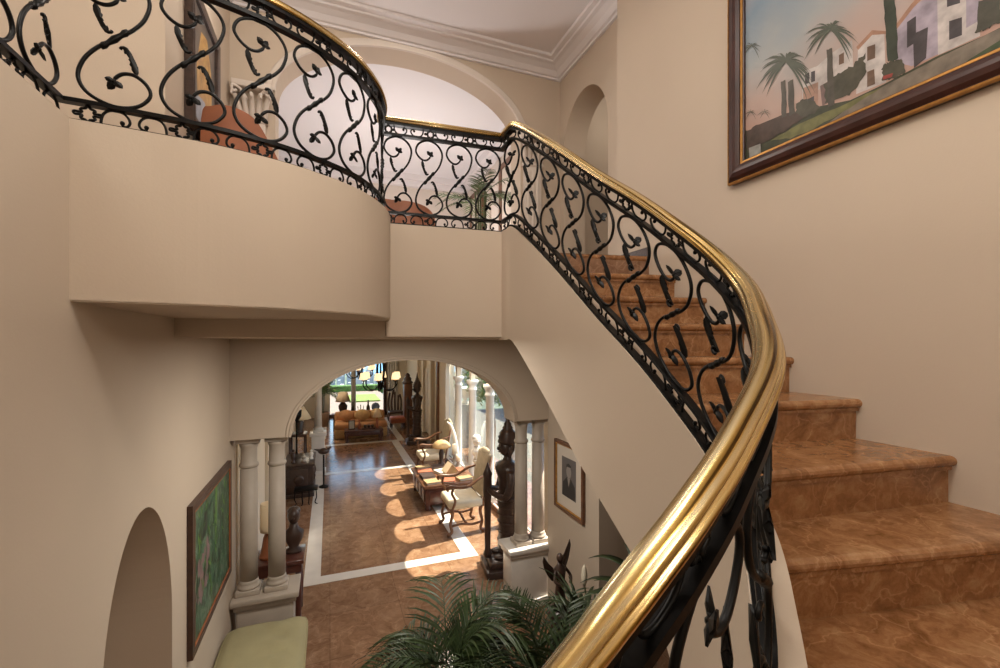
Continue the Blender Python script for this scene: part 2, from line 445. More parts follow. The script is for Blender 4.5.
# slabs
inner = [(p.x, p.y) for p in offset(segB, .02)]
mb = MB(); mb.prism([(XL, 2.12)]+inner+[(.36, 3.3), (XL, 3.3)], 3.36, ZF); mb.prism([(XL, 3.26), (.4, 3.2), (1.3, 3.13), (1.4, 3.2), (XR, 3.02), (XR, 3.46), (XQ, 3.46), (XQ, YB0+.01), (XL, YB0+.01)], 3.25, ZF-.002)
struct('floor_upper', mb, 'floor_marble')
mb = MB()
outB = [Vector((q[0], q[1], ZC)) for q in [(p.x, p.y) for p in catmull([Vector((*q, 0)) for q in out_curve], 6)]]
sweep(outB, [(0, 0), (.11, 0), (.11, 3.358-ZC), (0, 3.358-ZC)], mb)
# underside of the curved slab and of the landing in plaster
mb.prism([(p.x, p.y) for p in offset(outB, .005)]+[(.37, 3.3), (XL, 3.3)], 3.352, 3.36)
mb.prism([(XL, 3.25), (.37, 3.165), (1.25, 3.07), (XR, 3.0), (XR, YB0), (XL, YB0)], 3.238, 3.25)
struct('wall_balcony', mb, 'plaster')
mb = MB()
sweep([Vector((XL, 3.25, 3.37)), Vector((.36, 3.165, 3.37))], [(0, 0), (.11, 0), (.11, 3.244-3.37), (0, 3.244-3.37)], mb)
sweep([Vector((.36, 3.165-.04, ZC)), Vector((1.215, 3.063, ZC))], [(0, 0), (.11, 0), (.11, 3.244-ZC), (0, 3.244-ZC)], mb)
struct('wall_balcony', mb, 'plaster')

# ------------------------------------------------------------------ staircase
stair = thing('staircase', 'curving marble staircase with brown veined treads and plastered stringer along the right wall', 'staircase', (1.9, 1.6, 0))
nos = [((1.33, 3.218), (XR, 3.005)), ((1.34, 2.91), (XR, 2.697)), ((1.35, 2.62), (XR, 2.408)), ((1.355, 2.29), (XR, 2.078)), ((1.36, 1.99), (XR, 1.777)),
       ((1.36, 1.60), (XR, 1.427)), ((1.35, 1.21), (XR, 1.067)), ((1.28, .98), (XR, .73)), ((.97, .655), (XR, .12)), ((.72, .52), (2.2, -1.38)), ((.55, .435), (1.1, -1.38)),
       ((.4, .385), (.5, -1.38)), ((.2, .37), (.2, -1.38)), ((-.1, .38), (-.1, -1.38))]
RISE = .2014
def lift(I, O, d, d2=None):     # move a nosing line forward (down the stairs) by d
    t = (Vector(O)-Vector(I)).normalized(); n = Vector((t.y, -t.x))   # to the right of I->O = down the flight
    return Vector(I)+n*d, Vector(O)+n*d
for k, (I, O) in enumerate(nos[:13]):
    z = ZF-k*RISE
    f0, f1 = lift(I, O, 0)
    if k == 0: b0, b1 = lift(I, O, -.35)
    else: b0, b1 = lift(*nos[k-1], -.06)
    if abs(O[0]-XR) < 1e-6:
        f1.x = XR; b1.x = XR
    th = .045
    sm = MB()
    # bullnosed slab
    vs = []; n = 7
    for (P, Q) in ((f0, b0), (f1, b1)):
        dirv = (P-Q).normalized()
        row = [(Q.x, Q.y, z), ]
        for q in range(n):
            a = pi/2-pi*q/(n-1)
            c = P-dirv*(th/2)
            row.append((c.x+dirv.x*cos(a)*th/2, c.y+dirv.y*cos(a)*th/2, z-th/2+sin(a)*th/2))
        row.append((Q.x, Q.y, z-th)); vs.append(row)
    m = n+2
    sm.add(vs[0]+vs[1], [(i, i+1, m+i+1, m+i) for i in range(m-1)]+[tuple(range(m)), tuple(range(2*m-1, m-1, -1)), (m-1, 0, m, 2*m-1)], False)
    st = sm.build('step', 'stair_marble', stair, world=True)
    rm = MB(); r0, r1 = lift(I, O, -.03); s0, s1 = lift(I, O, -.06)
    if abs(O[0]-XR) < 1e-6: r1.x = XR; s1.x = XR
    rm.prism([tuple(r0), tuple(r1), tuple(s1), tuple(s0)], z-RISE-.002, z-th)
    # small bead under the nosing
    g0, g1 = lift(I, O, -.018)
    if abs(O[0]-XR) < 1e-6: g1.x = XR
    rm.prism([tuple(g0), tuple(g1), tuple(r1), tuple(r0)], z-th-.016, z-th)
    rm.build('riser', 'stair_marble', st, world=True)
# plaster stringer: curb and outer face
sm = MB(); vs = []; PD = segD; o0 = 0
DP = Path(PD)
n = 0
for i, p in enumerate(PD):
    q, nr = DP.at(DP.L[i])
    drop = .80+.09*min(1, max(0, (3.0-p.y)/.8))
    drop += .35*max(0, min(1, (1.55-p.y)/.4))
    zb = p.z-drop
    if p.y > 2.85: zb = min(zb, 3.244)
    for o, z in ((-.024, p.z), (.078, p.z), (.078, zb), (-.024, zb)): vs.append((p.x+nr.x*o, p.y+nr.y*o, z))
    n += 1
fs = [(i*4+k, i*4+(k+1) % 4, (i+1)*4+(k+1) % 4, (i+1)*4+k) for i in range(n-1) for k in range(4)]+[(0, 1, 2, 3), tuple((n-1)*4+k for k in range(4))]
sm.add(vs, fs)
# sloping underside
for k in range(len(nos)-2):
    (a, b), (c, d) = nos[k], nos[k+1]; z0 = ZF-k*RISE-.42; z1 = z0-RISE
    sm.add([(*a, z0), (*b, z0), (*d, z1), (*c, z1)], [(0, 1, 2, 3)])
sm.build('stringer', 'plaster', stair, world=True)

# ------------------------------------------------------------------ railing
rail = thing('stair_railing', 'black wrought iron scrollwork railing with polished brass handrail sweeping down the stairs', 'railing', (1.235, 3.115, ZC))
mb = MB()
hp = [(-.030, .712), (-.036, .718), (-.037, .726), (-.033, .733), (-.028, .734), (-.0275, .738), (-.029, .743), (-.025, .750), (-.019, .752), (-.0175, .754), (-.010, .760), (0, .762), (.010, .760), (.0175, .754), (.019, .752), (.025, .750), (.029, .743), (.0275, .738), (.028, .734), (.033, .733), (.037, .726), (.036, .718), (.030, .712)]
sweep(full, [(o*.84, .712+(h-.712)*.9) for o, h in hp], mb, True); mb.build('handrail', 'brass', rail, world=True)
for name, h0, h1, w in (('top_bar', .695, .712, .022), ('upper_bar', .622, .640, .017), ('lower_bar', .078, .094, .017), ('bottom_bar', .0, .014, .02)):
    mb = MB(); sweep(full, [(-w, h0), (w, h0), (w, h1), (-w, h1)], mb); mb.build(name, 'iron', rail, world=True)

SP = [(90, 410), (92, 388), (72, 365), (45, 362), (15, 385), (0, 422), (20, 470), (75, 495), (135, 475), (170, 420), (160, 350), (130, 295), (85, 245), (40, 195), (10, 140), (0, 80), (25, 28), (85, 0), (140, 15), (172, 60), (165, 100), (135, 128), (105, 125), (85, 100), (86, 82)]
acan = [(-1, 0), (7, 9), (14, 20), (11, 27), (20, 38), (16, 45), (23, 57), (20, 63), (25, 75), (31, 85), (39, 91), (32, 98), (22, 94), (14, 82), (7, 66), (0, 50), (-6, 34), (-7, 16)]
tref = [(-4, 0), (-14, 14), (-22, 34), (-10, 30), (-4, 22), (0, 40), (6, 22), (14, 26), (26, 32), (16, 12), (5, 0)]
def scroll(path, s0, wd, dense=5, tw=.0):
    H0, HH = .094, .528
    def M(x, h, o):
        p, nr = path.at(s0+x); return (p.x+nr.x*o, p.y+nr.y*o, p.z+h+ZOFF(path))
    def Q(px, py, o=0): return M((px-86)/172*wd, H0+py/495*HH, o)
    mb = MB()
    C2 = catmull([Vector((a, b, 0)) for a, b in SP], dense)
    mb.tube([Q(p.x, p.y) for p in C2], [.0055 if min(i, len(C2)-1-i) < 6 else .0072 for i in range(len(C2))], 6)
    sc = mb.build('scroll', 'iron', rail, world=True)
    # collar with a swollen middle at the crossing
    cm = MB(); cl = []; rr = []
    for k in range(9):
        t = k/8; cl.append(Q(118-66*t, 286-82*t)); rr.append([.0095, .013, .009, .011, .0135, .011, .009, .013, .0095][k])
    cm.tube(cl, rr, 8); cm.build('collar', 'iron', sc, world=True)
    sx = wd/172; sy = HH/495
    for (bx, by, fl) in ((40, 362, -1), (138, 126, 1)):
        lm = MB()
        lm.plate([(p[0]*1.0, p[1]*1.0) for p in acan], .0095, lambda x, y, o: Q(bx-fl*x*.85, by+fl*y, o-fl*(x-10)*tw))
        lm.tube([Q(bx-fl*(30+9*cos(a)), by+fl*(88+9*sin(a))) for a in [k*pi/4 for k in range(7)]], .006, 5)
        lm.build('acanthus_leaf', 'iron', sc, world=True)
    for (bx, by, fl) in ((92, 400, 1), (84, 92, -1)):
        lm = MB()
        for rot, s_ in ((-50, 1.0), (35, 1.05), (100, .8)):
            a = radians(rot); ca, sa = cos(a), sin(a)
            pts = [((p[0]*ca+p[1]*sa)*s_*fl, (-p[0]*sa+p[1]*ca)*s_*fl) for p in [(-2, -3), (-9, 7), (-12, 17), (-8, 27), (0, 34), (8, 27), (12, 17), (9, 7), (2, -3)]]
            oo = .010*(1 if rot == 35 else -.6)
            lm.plate(pts, .008, lambda x, y, o: Q(bx+x*.85, by+y, o+oo*min(1, abs(y)/20)+x*tw*.6))
        lm.ball(Q(bx, by), .009, n=6, m=5)
        lm.build('trefoil_leaf', 'iron', sc, world=True)
def ZOFF(p): return 0.0

def band(path, s0, ln, h0, h1, flip):
    """one repeat of the narrow band: a wavy cross and two bowed scrolls"""
    hh = h1-h0
    def M(x, y, o=0):
        p, nr = path.at(s0+x); y = (1-y) if flip else y
        return (p.x+nr.x*o, p.y+nr.y*o, p.z+h0+y*hh)
    mb = MB(); r = .0052
    for c, sg in ((.36*ln, 1), (.76*ln, -1)):
        w = .165*ln
        pts = [(-1.0, 1.0), (-.98, .7), (-.86, .36), (-.55, .1), (0, .0), (.5, .08), (.82, .34), (.9, .62), (.72, .84), (.45, .86), (.38, .7)]
        cc = catmull([Vector((c+sg*p[0]*w, p[1], 0)) for p in pts], 3)
        mb.tube([M(p.x, p.y) for p in cc], r, 5)
        mb.ball(M(c+sg*.4*w, .68), .009, n=6, m=5)
    c = .06*ln; w = .15*ln
    for sx in (-1, 1):
        pts = [(.08, 1.0), (.16, .84), (.42, .80), (.52, .72), (.40, .62), (.55, .56), (.9, .58), (1.0, .5), (.9, .42), (.55, .44), (.40, .38), (.52, .28), (.42, .2), (.16, .16), (.08, 0)]
        cc = catmull([Vector((c+sx*p[0]*w, p[1], 0)) for p in pts], 3)
        mb.tube([M(p.x, p.y) for p in cc], r, 5)
    mb.build('band_scroll', 'iron', rail, world=True)

def fill(seg, pitch, start=0, wide=None, tw=.0):
    path = Path(seg); L = path.len-start
    s0 = start; edges = [s0]
    while s0 < path.len-.6*pitch:
        s0 += pitch if not wide or s0 < wide[0] else wide[1]; edges.append(s0)
    k = (path.len-start)/(edges[-1]-start) if not wide else 1
    edges = [start+(e-start)*k for e in edges]
    for a, b in zip(edges[:-1], edges[1:]):
        if b < path.len+.05: scroll(path, (a+b)/2, (b-a)*.86, tw=tw)
    bl = pitch*1.3; nb = max(1, round(L/bl)); bl = L/nb
    for i in range(nb):
        band(path, start+(i+.10)*bl, bl*.95, .640, .695, False)
        band(path, start+(i+.10)*bl, bl*.95, .014, .078, True)
fill(segA, .24)
fill(segB, .238, .02)
fill(segC, .222, .0)
fill(segD, .256, .03, tw=.0006)
# ------------------------------------------------------------------ hall beyond the arch: shell
HX0, HX1, HY1, HZ = -1.0, 3.0, 20.5, 3.3
mb = MB(); mb.box(HX0-.25, HX1+.12, YB0+.3, 12.7, HZ, HZ+.25); mb.box(HX0-.25, HX1+.5, 12.7, HY1+.3, HZ, HZ+.25); struct('ceiling_hall', mb, 'cream')
mb = MB(); mb.box(HX0-.25, HX0, YB1, HY1+.2, 0, HZ)
for y in (5.6, 6.6, 8.2, 9.3, 12.6, 14.4): mb.box(HX0, HX0+.05, y, y+.28, 0, HZ)
struct('wall_west', mb, 'cream')
wins = [6.65, 7.82, 8.99, 10.16, 11.33]
wall('wall_east', 'y', HX1-.05, HX1+.05, YB1, 12.0, 0, HZ, [(c-.535, c+.535, .02, 2.36, .49) for c in wins], 'cream')
mb = MB(); mb.box(HX1-.02, HX1+.25, 12.0, 12.75, 0, HZ); mb.box(HX1+.25, HX1+.5, 12.75, HY1+.2, 0, HZ)
for y in (13.5, 14.6, 15.9, 17.0): mb.box(HX1+.12, HX1+.25, y, y+.3, 0, HZ)
struct('wall_east', mb, 'cream')
mb = MB(); mb.box(HX1-.08, HX1+.0, 12.75, 12.9, 0, HZ); struct('trim_6', mb, 'wood_brown')
mb = MB(); mb.box(HX1-.085, HX1-.06, YB1, 6.16, 0, .10)
for c in wins: mb.box(HX1-.085, HX1-.06, c-.535, c+.535, 0, .10)
struct('baseboard_east', mb, 'wood_brown')
mb = MB(); mb.box(HX0, 0, HY1, HY1+.2, 0, HZ); mb.box(2.25, 3.5, HY1, HY1+.2, 0, HZ); mb.box(0, 2.25, HY1, HY1+.2, 3.0, HZ); struct('wall_north', mb, 'cream')
mb = MB(); mb.box(-.36, 2.4, HY1-.06, HY1, 0, .12); mb.box(2.25, 2.37, HY1-.06, HY1+.1, 0, 3.05); struct('trim_7', mb, 'wood_dark')
for i, c in enumerate(wins):
    w_ = MB(); w_.box(HX1+.06, HX1+.068, c-.56, c+.56, .1, 2.36)
    for k in range(1):
        n = 24; pts = [(c+.56*cos(pi*q/n), 2.36+.52*sin(pi*q/n)) for q in range(n+1)]
        w_.add([(HX1+.06, *p) for p in pts]+[(HX1+.068, *p) for p in pts], [tuple(range(n+1)), tuple(range(2*n+1, n, -1))])
    o = struct('window_%d' % (i+1), w_, 'glass')
    f = MB()
    for y in (c-.57, c+.55): f.box(HX1+.055, HX1+.08, y, y+.02, .1, 2.36)
    f.box(HX1+.055, HX1+.08, c-.57, c+.57, .1, .13)
    f.build('window_frame', 'white_marble', o)
w_ = MB(); w_.box(0, 2.25, HY1+.05, HY1+.06, .12, 3.0); o = struct('window_6', w_, 'glass')
for i, y in enumerate([7.235, 8.405, 9.575, 10.745]):
    m = MB(); x = HX1
    m.bbox(x-.13, x+.13, y-.13, y+.13, 0, .16, .01); m.lathe([(.12, .16), (.125, .19), (.10, .22), (.088, .25), (.082, 2.12), (.10, 2.14), (.10, 2.17), (.085, 2.19), (.09, 2.25), (.135, 2.31), (.135, 2.37)], (x, y, 0), 16)
    o = m.build('column', 'white_marble'); o['kind'] = 'structure'
# drapes at the far end of the hall
def drape(x0, x1, y, z0, z1, label):
    m = MB(); n = 40; vs = []
    for j in range(2):
        for k in range(n+1):
            t = k/n; vs.append((x0+(x1-x0)*t, y+.05*sin(t*pi*9), z0 if j == 0 else z1))
    vs += [(v[0], v[1]+.02, v[2]) for v in vs]
    m.add(vs, [(k, k+1, n+2+k, n+1+k) for k in range(n)]+[(2*n+2+k, 3*n+3+k, 3*n+4+k, 2*n+3+k) for k in range(n)], True)
    o = m.build('drape', 'curtain'); tag(o, label, 'curtain')
drape(2.4, 2.85, HY1-.12, .02, 3.0, 'pale grey drape hanging beside the far garden window of the hall')
# posts in front of the far window
for x, lab in ((.95, 'slim grey post standing before the middle of the far window'), (-.34, 'slim grey post standing at the edge of the far window beside the potted palm')):
    m = MB(); m.box(x-.13, x+.13, 20.1, 20.36, 0, .15); m.lathe([(.12, .15), (.10, .2), (.10, 2.9), (.14, 3.0), (.14, HZ)], (x, 20.23, 0), 14)
    tag(m.build('column', 'stone'), lab, 'column')

# outside
mb = MB(); mb.box(-30, 3.1, HY1+.2, 32, -.2, -.02); struct('ground', mb, 'terrace')
mb = MB(); mb.box(1.0, 2.6, 25.3, 28.5, -.03, .05); o = mb.build('lawn', 'lawn'); o['kind'] = 'stuff'
mb = MB(); mb.box(-20, 16, 31, 32, -.2, .35); o = mb.build('hedge', 'hedge_green'); tag(o, 'low clipped hedge along the end of the terrace beyond the far window', 'hedge')
mb = MB(); mb.box(-300, 500, 140, 420, -26, -25); struct('land', mb, 'land')
mb = MB(); mb.box(-3000, 5000, 420, 2900, -28, -27); struct('sea', mb, 'sea')
random.seed(5)
for i in range(44):
    y = 205+(i//11)*32+random.uniform(0, 14); x = y*(-.045+.0195*(i % 11))+random.uniform(0, .4); h = random.uniform(5, 13); a = y*.0195*random.uniform(.55, .85)
    m = MB(); m.box(x, x+a, y, y+6, -25, -25+h); m.box(x+a*.15, x+a*.5, y+1, y+5, -25+h, -25+h+2)
    tag(m.build('city_block', 'city_white'), 'distant white building in the town seen through the far window', 'building', 'town buildings beyond the far window')
mb = MB(); mb.box(3.1, 14, 4, 20.5, -.2, -.03); struct('ground', mb, 'garden_paving')
mb = MB(); mb.box(8.5, 8.8, 4, 30, -.1, 2.6); struct('wall_garden', mb, 'garden_wall')

# ------------------------------------------------------------------ columns and pedestals under the back wall
def pedestal(x0, x1, y0, y1, label):
    m = MB(); m.bbox(x0+.05, x1-.05, y0+.05, y1-.05, .1, .64, .008); m.bbox(x0+.02, x1-.02, y0+.02, y1-.02, 0, .11, .012)
    m.bbox(x0, x1, y0, y1, .68, .74, .012); m.bbox(x0+.025, x1-.025, y0+.025, y1-.025, .63, .69, .012)
    tag(m.build('pedestal', 'stone' if x0 < 0 else 'white_marble'), label, 'pedestal')
def column(x, y, z0, z1, label, r=.078):
    t = thing('column', label, 'column', (x, y, z0)); H = z1-z0
    m = MB(); m.bbox(-.105, .105, -.105, .105, 0, .05, .006); m.lathe([(.098, .05), (.103, .065), (.098, .08), (.084, .09), (.087, .105), (.080, .13)], n=24); m.build('base', 'stone', t)
    m = MB(); m.lathe([(r*1.03, .13), (r*1.02, .5), (r*.97, H-.30)], n=24); m.build('shaft', 'stone', t)
    m = MB(); m.lathe([(r*.95, H-.30), (r*1.08, H-.29), (r*1.13, H-.275), (r*1.08, H-.26), (r*.93, H-.25), (r*.93, H-.11), (r*1.02, H-.085), (r*1.22, H-.045)], n=24); m.bbox(-.102, .102, -.102, .102, H-.045, H, .005); m.build('capital', 'stone', t)
pedestal(XL+.003, -.29, 4.82, 5.2, 'low grey stone pedestal under the pair of columns beside the green cushioned bench')
pedestal(1.97, 2.57, 4.83, 5.22, 'white panelled stone pedestal under the pair of columns beside the dark warrior statue')
column(-.75, 5.0, .74, 2.27, 'stone column by the left wall, next to the green painting')
column(-.50, 5.0, .74, 2.27, 'stone column on the low pedestal, at the left edge of the arch opening')
column(2.20, 5.02, .74, 2.27, 'stone column right beside the dark statue, at the right edge of the arch opening')
column(2.43, 5.02, .74, 2.27, 'stone column nearest the small framed portrait')

# ------------------------------------------------------------------ hall furniture
def ring(c, r, z, n=12): return [(c[0]+r*cos(2*pi*k/n), c[1]+r*sin(2*pi*k/n), z) for k in range(n+1)]
def armchair(label, loc, rz):
    t = thing('armchair', label, 'armchair', loc, rz, 'carved armchairs in the hall')
    def leg(x, y, h, fr):
        m = MB(); sg = -1 if fr else 1
        P = catmull([(x, y+sg*.0, h), (x, y-sg*.02, h*.78), (x, y+sg*.015, h*.42), (x, y-sg*.012, h*.18), (x, y+sg*.035, .035), (x, y+sg*.05, .03)], 4)
        n = len(P); m.tube(P, [.036-.011*sin(pi*i/(n-1)) for i in range(n)], 8); m.ball((x, y+sg*.045, .035), .036, n=10, m=6)
        m.build('leg', 'wood_brown', t)
    for x in (-.29, .29): leg(x, -.27, .47, True); leg(x, .25, .47, False)
    m = MB()
    for x in (-.29, .29): m.tube(catmull([(x, -.26, .17), (x, -.1, .19), (x, .08, .16), (x, .24, .18)], 4), .02, 7)
    m.tube(catmull([(-.29, 0, .18), (-.1, 0, .20), (.1, 0, .17), (.29, 0, .18)], 4), .02, 7)
    m.build('stretcher', 'wood_brown', t)
    m = MB(); m.bbox(-.33, .33, -.31, .28, .44, .58, .045); m.build('seat', 'cream_fabric', t)
    m = MB()
    def B(p): x, y, z = p; return (x, y+.16*(z-.55)/.8, z)
    m.bbox(-.30, .30, .24, .33, .58, 1.30, .04, B)
    m.ball((0, .285, 1.28), .24, .045, .07, T=B)
    m.build('backrest', 'tan_fabric', t)
    m = MB()
    for x in (-.305, .305): m.tube([B((x, .29, .45)), B((x, .29, 1.26))], .02, 6)
    m.build('back_frame', 'wood_brown', t)
    for x in (-.34, .34):
        m = MB(); m.tube(catmull([(x*.96, -.26, .45), (x*1.03, -.22, .6), (x*.97, -.27, .72), (x, -.25, .80)], 4), .021, 7)
        m.tube(catmull([B((x*.9, .30, .98)), (x, .2, .93), (x*1.06, .02, .83), (x*1.04, -.15, .82), (x, -.29, .84), (x, -.345, .81), (x, -.335, .77)], 4), [.02, .021, .022, .023, .024, .025, .026, .026, .026, .027, .027, .028, .028, .029, .03, .031, .032, .033, .034, .033, .031, .028, .024, .02, .016], 8)
        m.build('armrest', 'wood_brown', t)
armchair('carved open armchair with cream seat and tall tan back, nearest the white columns', (2.14, 7.42, 0), -pi/2)
armchair('carved open armchair with cream seat behind the low chest of books', (2.28, 10.6, 0), -pi/2)

# low chest used as a book table
t = thing('chest_table', 'low carved red brown chest table covered with books', 'table', (2.2, 9.05, 0))
m = MB(); m.bbox(-.50, .50, -.67, .67, .10, .42, .02)
for x in (-.51, .51):
    for y in (-.48, -.16, .16, .48): m.bbox(x-.012, x+.012, y-.12, y+.12, .15, .37, .01)
for x in (-.26, .26):
    for y in (-.68, .68): m.bbox(x-.18, x+.18, y-.012, y+.012, .15, .37, .01)
m.build('body', 'wood_red', t)
m = MB(); m.bbox(-.55, .55, -.71, .71, .42, .48, .015); m.build('top', 'wood_brown', t)
for x in (-.45, .45):
    for y in (-.61, .61):
        m = MB(); m.lathe([(.05, 0), (.06, .03), (.045, .06), (.06, .10), (.055, .12)], (x, y, 0), 10); m.build('leg', 'wood_red', t)
def book(x, y, z, a, b, h, rz, cover, label):
    t = thing('book', label, 'book', (x, y, z), rz, 'books on the chest table')
    m = MB(); m.box(-a/2, a/2, -b/2, b/2, 0, .007); m.box(-a/2, a/2, -b/2, b/2, h-.007, h); m.box(-a/2, -a/2+.008, -b/2, b/2, .007, h-.007); m.build('cover', cover, t)
    m = MB(); m.box(-a/2+.008, a/2-.008, -b/2+.008, b/2-.008, .007, h-.007); m.build('pages', 'paper', t)
bk = [(1.86, 8.52, .30, .26, .05, .1, 'book_tan', 'tan book lying at the near left corner of the chest table'), (2.19, 8.50, .22, .28, .04, -.3, 'book_red', 'red brown book lying at the near edge of the chest table'),
      (2.5, 8.55, .3, .24, .05, .2, 'book_tan', 'tan book lying under the cream armchair arm on the chest table'), (1.84, 8.9, .26, .32, .06, .05, 'book_dark', 'dark book lying at the left edge of the chest table'),
      (1.86, 9.28, .30, .26, .045, -.1, 'book_red', 'red brown book at the left edge of the chest table, behind the dark one'), (2.19, 9.12, .24, .3, .05, .3, 'paper', 'pale open booklet lying in the middle of the chest table'),
      (1.88, 9.58, .3, .2, .05, .15, 'book_tan', 'tan book lying at the far left corner of the chest table'), (2.18, 9.47, .22, .3, .06, -.2, 'book_dark', 'dark book lying near the lamp on the chest table'),
      (2.52, 9.1, .26, .3, .05, .1, 'book_red', 'red brown book lying beside the small house on the chest table')]
for x, y, a, b, h, rz, c, l in bk: book(x, y, .481, a, b, h, rz, c, l)
t = thing('model_house', 'small yellow wooden house with a pitched roof on the chest table', 'ornament', (2.28, 8.80, .481), .15)
m = MB(); m.box(-.11, .11, -.10, .10, 0, .14); m.add([(-.11, -.1, .14), (.11, -.1, .14), (.11, .1, .14), (-.11, .1, .14), (0, -.1, .26), (0, .1, .26)], [(0, 1, 4), (2, 3, 5), (1, 2, 5, 4), (3, 0, 4, 5)]); m.build('body', 'gold_fabric', t)
m = MB(); m.add([(-.14, -.12, .11), (0, -.12, .275), (0, .12, .275), (-.14, .12, .11), (-.14, -.12, .125), (0, -.12, .29), (0, .12, .29), (-.14, .12, .125)], [(0, 1, 2, 3), (7, 6, 5, 4), (0, 4, 5, 1), (3, 2, 6, 7), (0, 3, 7, 4)])
m.add([(.14, -.12, .11), (0, -.12, .275), (0, .12, .275), (.14, .12, .11), (.14, -.12, .125), (0, -.12, .29), (0, .12, .29), (.14, .12, .125)], [(3, 2, 1, 0), (4, 5, 6, 7), (1, 5, 4, 0), (7, 6, 2, 3), (4, 7, 3, 0)]); m.build('roof', 'shade_cream', t)
t = thing('table_lamp', 'table lamp with a domed gold shade and dark carved base on the chest table', 'lamp', (2.32, 9.72, .48))
m = MB(); m.lathe([(.07, 0), (.075, .03), (.045, .07), (.05, .2), (.06, .26), (.04, .33), (.02, .38), (.015, .46)], n=14); m.build('base', 'statue_dark', t)
m = MB(); m.lathe([(.21, .40), (.20, .44), (.16, .50), (.10, .54), (.03, .56)], n=20); m.build('lamp_shade', 'gold_fabric', t)
for x, y, h, l in ((2.60, 9.62, .40, 'tall cream pillar candle on a turned holder at the far end of the chest table'), (2.62, 9.40, .24, 'short cream pillar candle on a turned holder on the chest table')):
    t = thing('candle', l, 'candle', (x, y, .48), 0, 'pillar candles on the chest table')
    m = MB(); m.lathe([(.07, 0), (.07, .02), (.035, .05), (.05, h*.3), (.03, h*.45), (.075, h*.6), (.075, h*.63)], n=14); m.build('holder', 'stone', t)
    m = MB(); m.lathe([(.055, h*.63), (.055, h*1.15), (.01, h*1.15)], n=14); m.build('wax', 'candle_wax', t)
t = thing('bust', 'white bust on a slim pedestal behind the near armchair', 'bust', (2.83, 8.74, 0))
m = MB(); m.lathe([(.085, 0), (.085, .06), (.06, .1), (.06, .72), (.08, .76), (.08, .8)], n=16); m.build('pedestal', 'white_marble', t)
m = MB(); m.lathe([(.07, .8), (.05, .86), (.10, .92), (.12, .98), (.06, 1.04), (.05, 1.08)], n=14, sy=.7); m.ball((0, 0, 1.18), .085, .095, .11); m.ball((0, .02, 1.24), .09, .09, .07); m.ball((0, -.09, 1.17), .015, .02, .02); m.build('figure', 'white_glaze', t)
t = thing('horn_sculpture', 'white curved horn shaped floor sculpture beside the far armchair', 'sculpture', (2.75, 10.05, 0))
m = MB(); m.lathe([(.14, 0), (.14, .05), (.05, .09)], n=14); P = catmull([(0, 0, .08), (.02, 0, .5), (-.02, .03, .95), (-.1, .06, 1.25), (-.2, .08, 1.36)], 6); m.tube(P, [.06-.045*(i/(len(P)-1))**2 for i in range(len(P))], 10); m.build('body', 'white_glaze', t)

def warrior(label, loc, rz):
    t = thing('statue', label, 'statue', loc, rz, 'dark guardian statues')
    m = MB(); m.bbox(-.24, .24, -.30, .24, 0, .10, .01); m.bbox(-.19, .19, -.25, .19, .10, .20, .02); m.build('plinth', 'statue_dark', t)
    m = MB()
    m.lathe([(.15, .2), (.16, .3), (.135, .6), (.145, .85), (.165, .98), (.155, 1.05), (.13, 1.12), (.15, 1.28), (.20, 1.42), (.19, 1.48), (.09, 1.53), (.06, 1.57), (.06, 1.62)], n=20, sy=.78)
    m.ball((0, -.01, 1.72), .095, .105, .13); m.ball((0, -.115, 1.71), .02, .02, .03); m.ball((0, -.10, 1.665), .035, .02, .012)
    for x in (-.1, .1): m.ball((x, .01, 1.69), .022, .03, .08)
    for x in (-.04, .04): m.ball((x, -.1, 1.745), .018, .012, .01)
    for s in (-1, 1):
        m.tube(catmull([(s*.18, 0, 1.43), (s*.23, -.02, 1.25), (s*.2, -.08, 1.08), (s*.1, -.2, 1.12), (s*.02, -.25, 1.13+.05*s)], 4), [.06-.0018*k for k in range(17)], 10)
        for k in range(4): m.ball((s*.012, -.265, 1.07+.05*s+.03*k), .035, .02, .014, n=8, m=5)
        m.ball((s*.09, -.08, .225), .06, .12, .035)
    m.build('figure', 'statue_dark', t)
    m = MB(); m.lathe([(.115, 1.78), (.125, 1.81), (.11, 1.84), (.12, 1.87), (.10, 1.90), (.105, 1.92), (.08, 1.96), (.06, 1.98), (.065, 2.0), (.045, 2.03), (.05, 2.05), (.03, 2.08), (.022, 2.14), (.004, 2.26)], n=16); m.build('crown', 'bronze_dark', t); t.scale = (1.16, 1.16, 1)
    m = MB(); m.lathe([(.05, .2), (.055, .24), (.035, .3), (.04, .7), (.045, 1.0), (.055, 1.12), (.05, 1.3), (.058, 1.36), (.035, 1.42), (.003, 1.52)], (0, -.25, 0), 12); m.build('club', 'bronze_dark', t)
    m = MB()
    for z in (.42, .55, .68, .8, .9): m.lathe([(.146+.02*abs(z-.6), z-.008), (.158+.02*abs(z-.6), z), (.146+.02*abs(z-.6), z+.008)], n=20, sy=.8)
    m.lathe([(.165, .99), (.178, 1.02), (.165, 1.06)], n=20, sy=.8); m.build('robe_bands', 'bronze_dark', t)
warrior('tall dark carved guardian statue holding a club beside the right pair of columns', (2.36, 5.86, 0), -pi/2-.15)
warrior('dark carved guardian statue holding a club far down the hall by the pale doors', (2.62, 14.3, 0), -pi/2-.1)

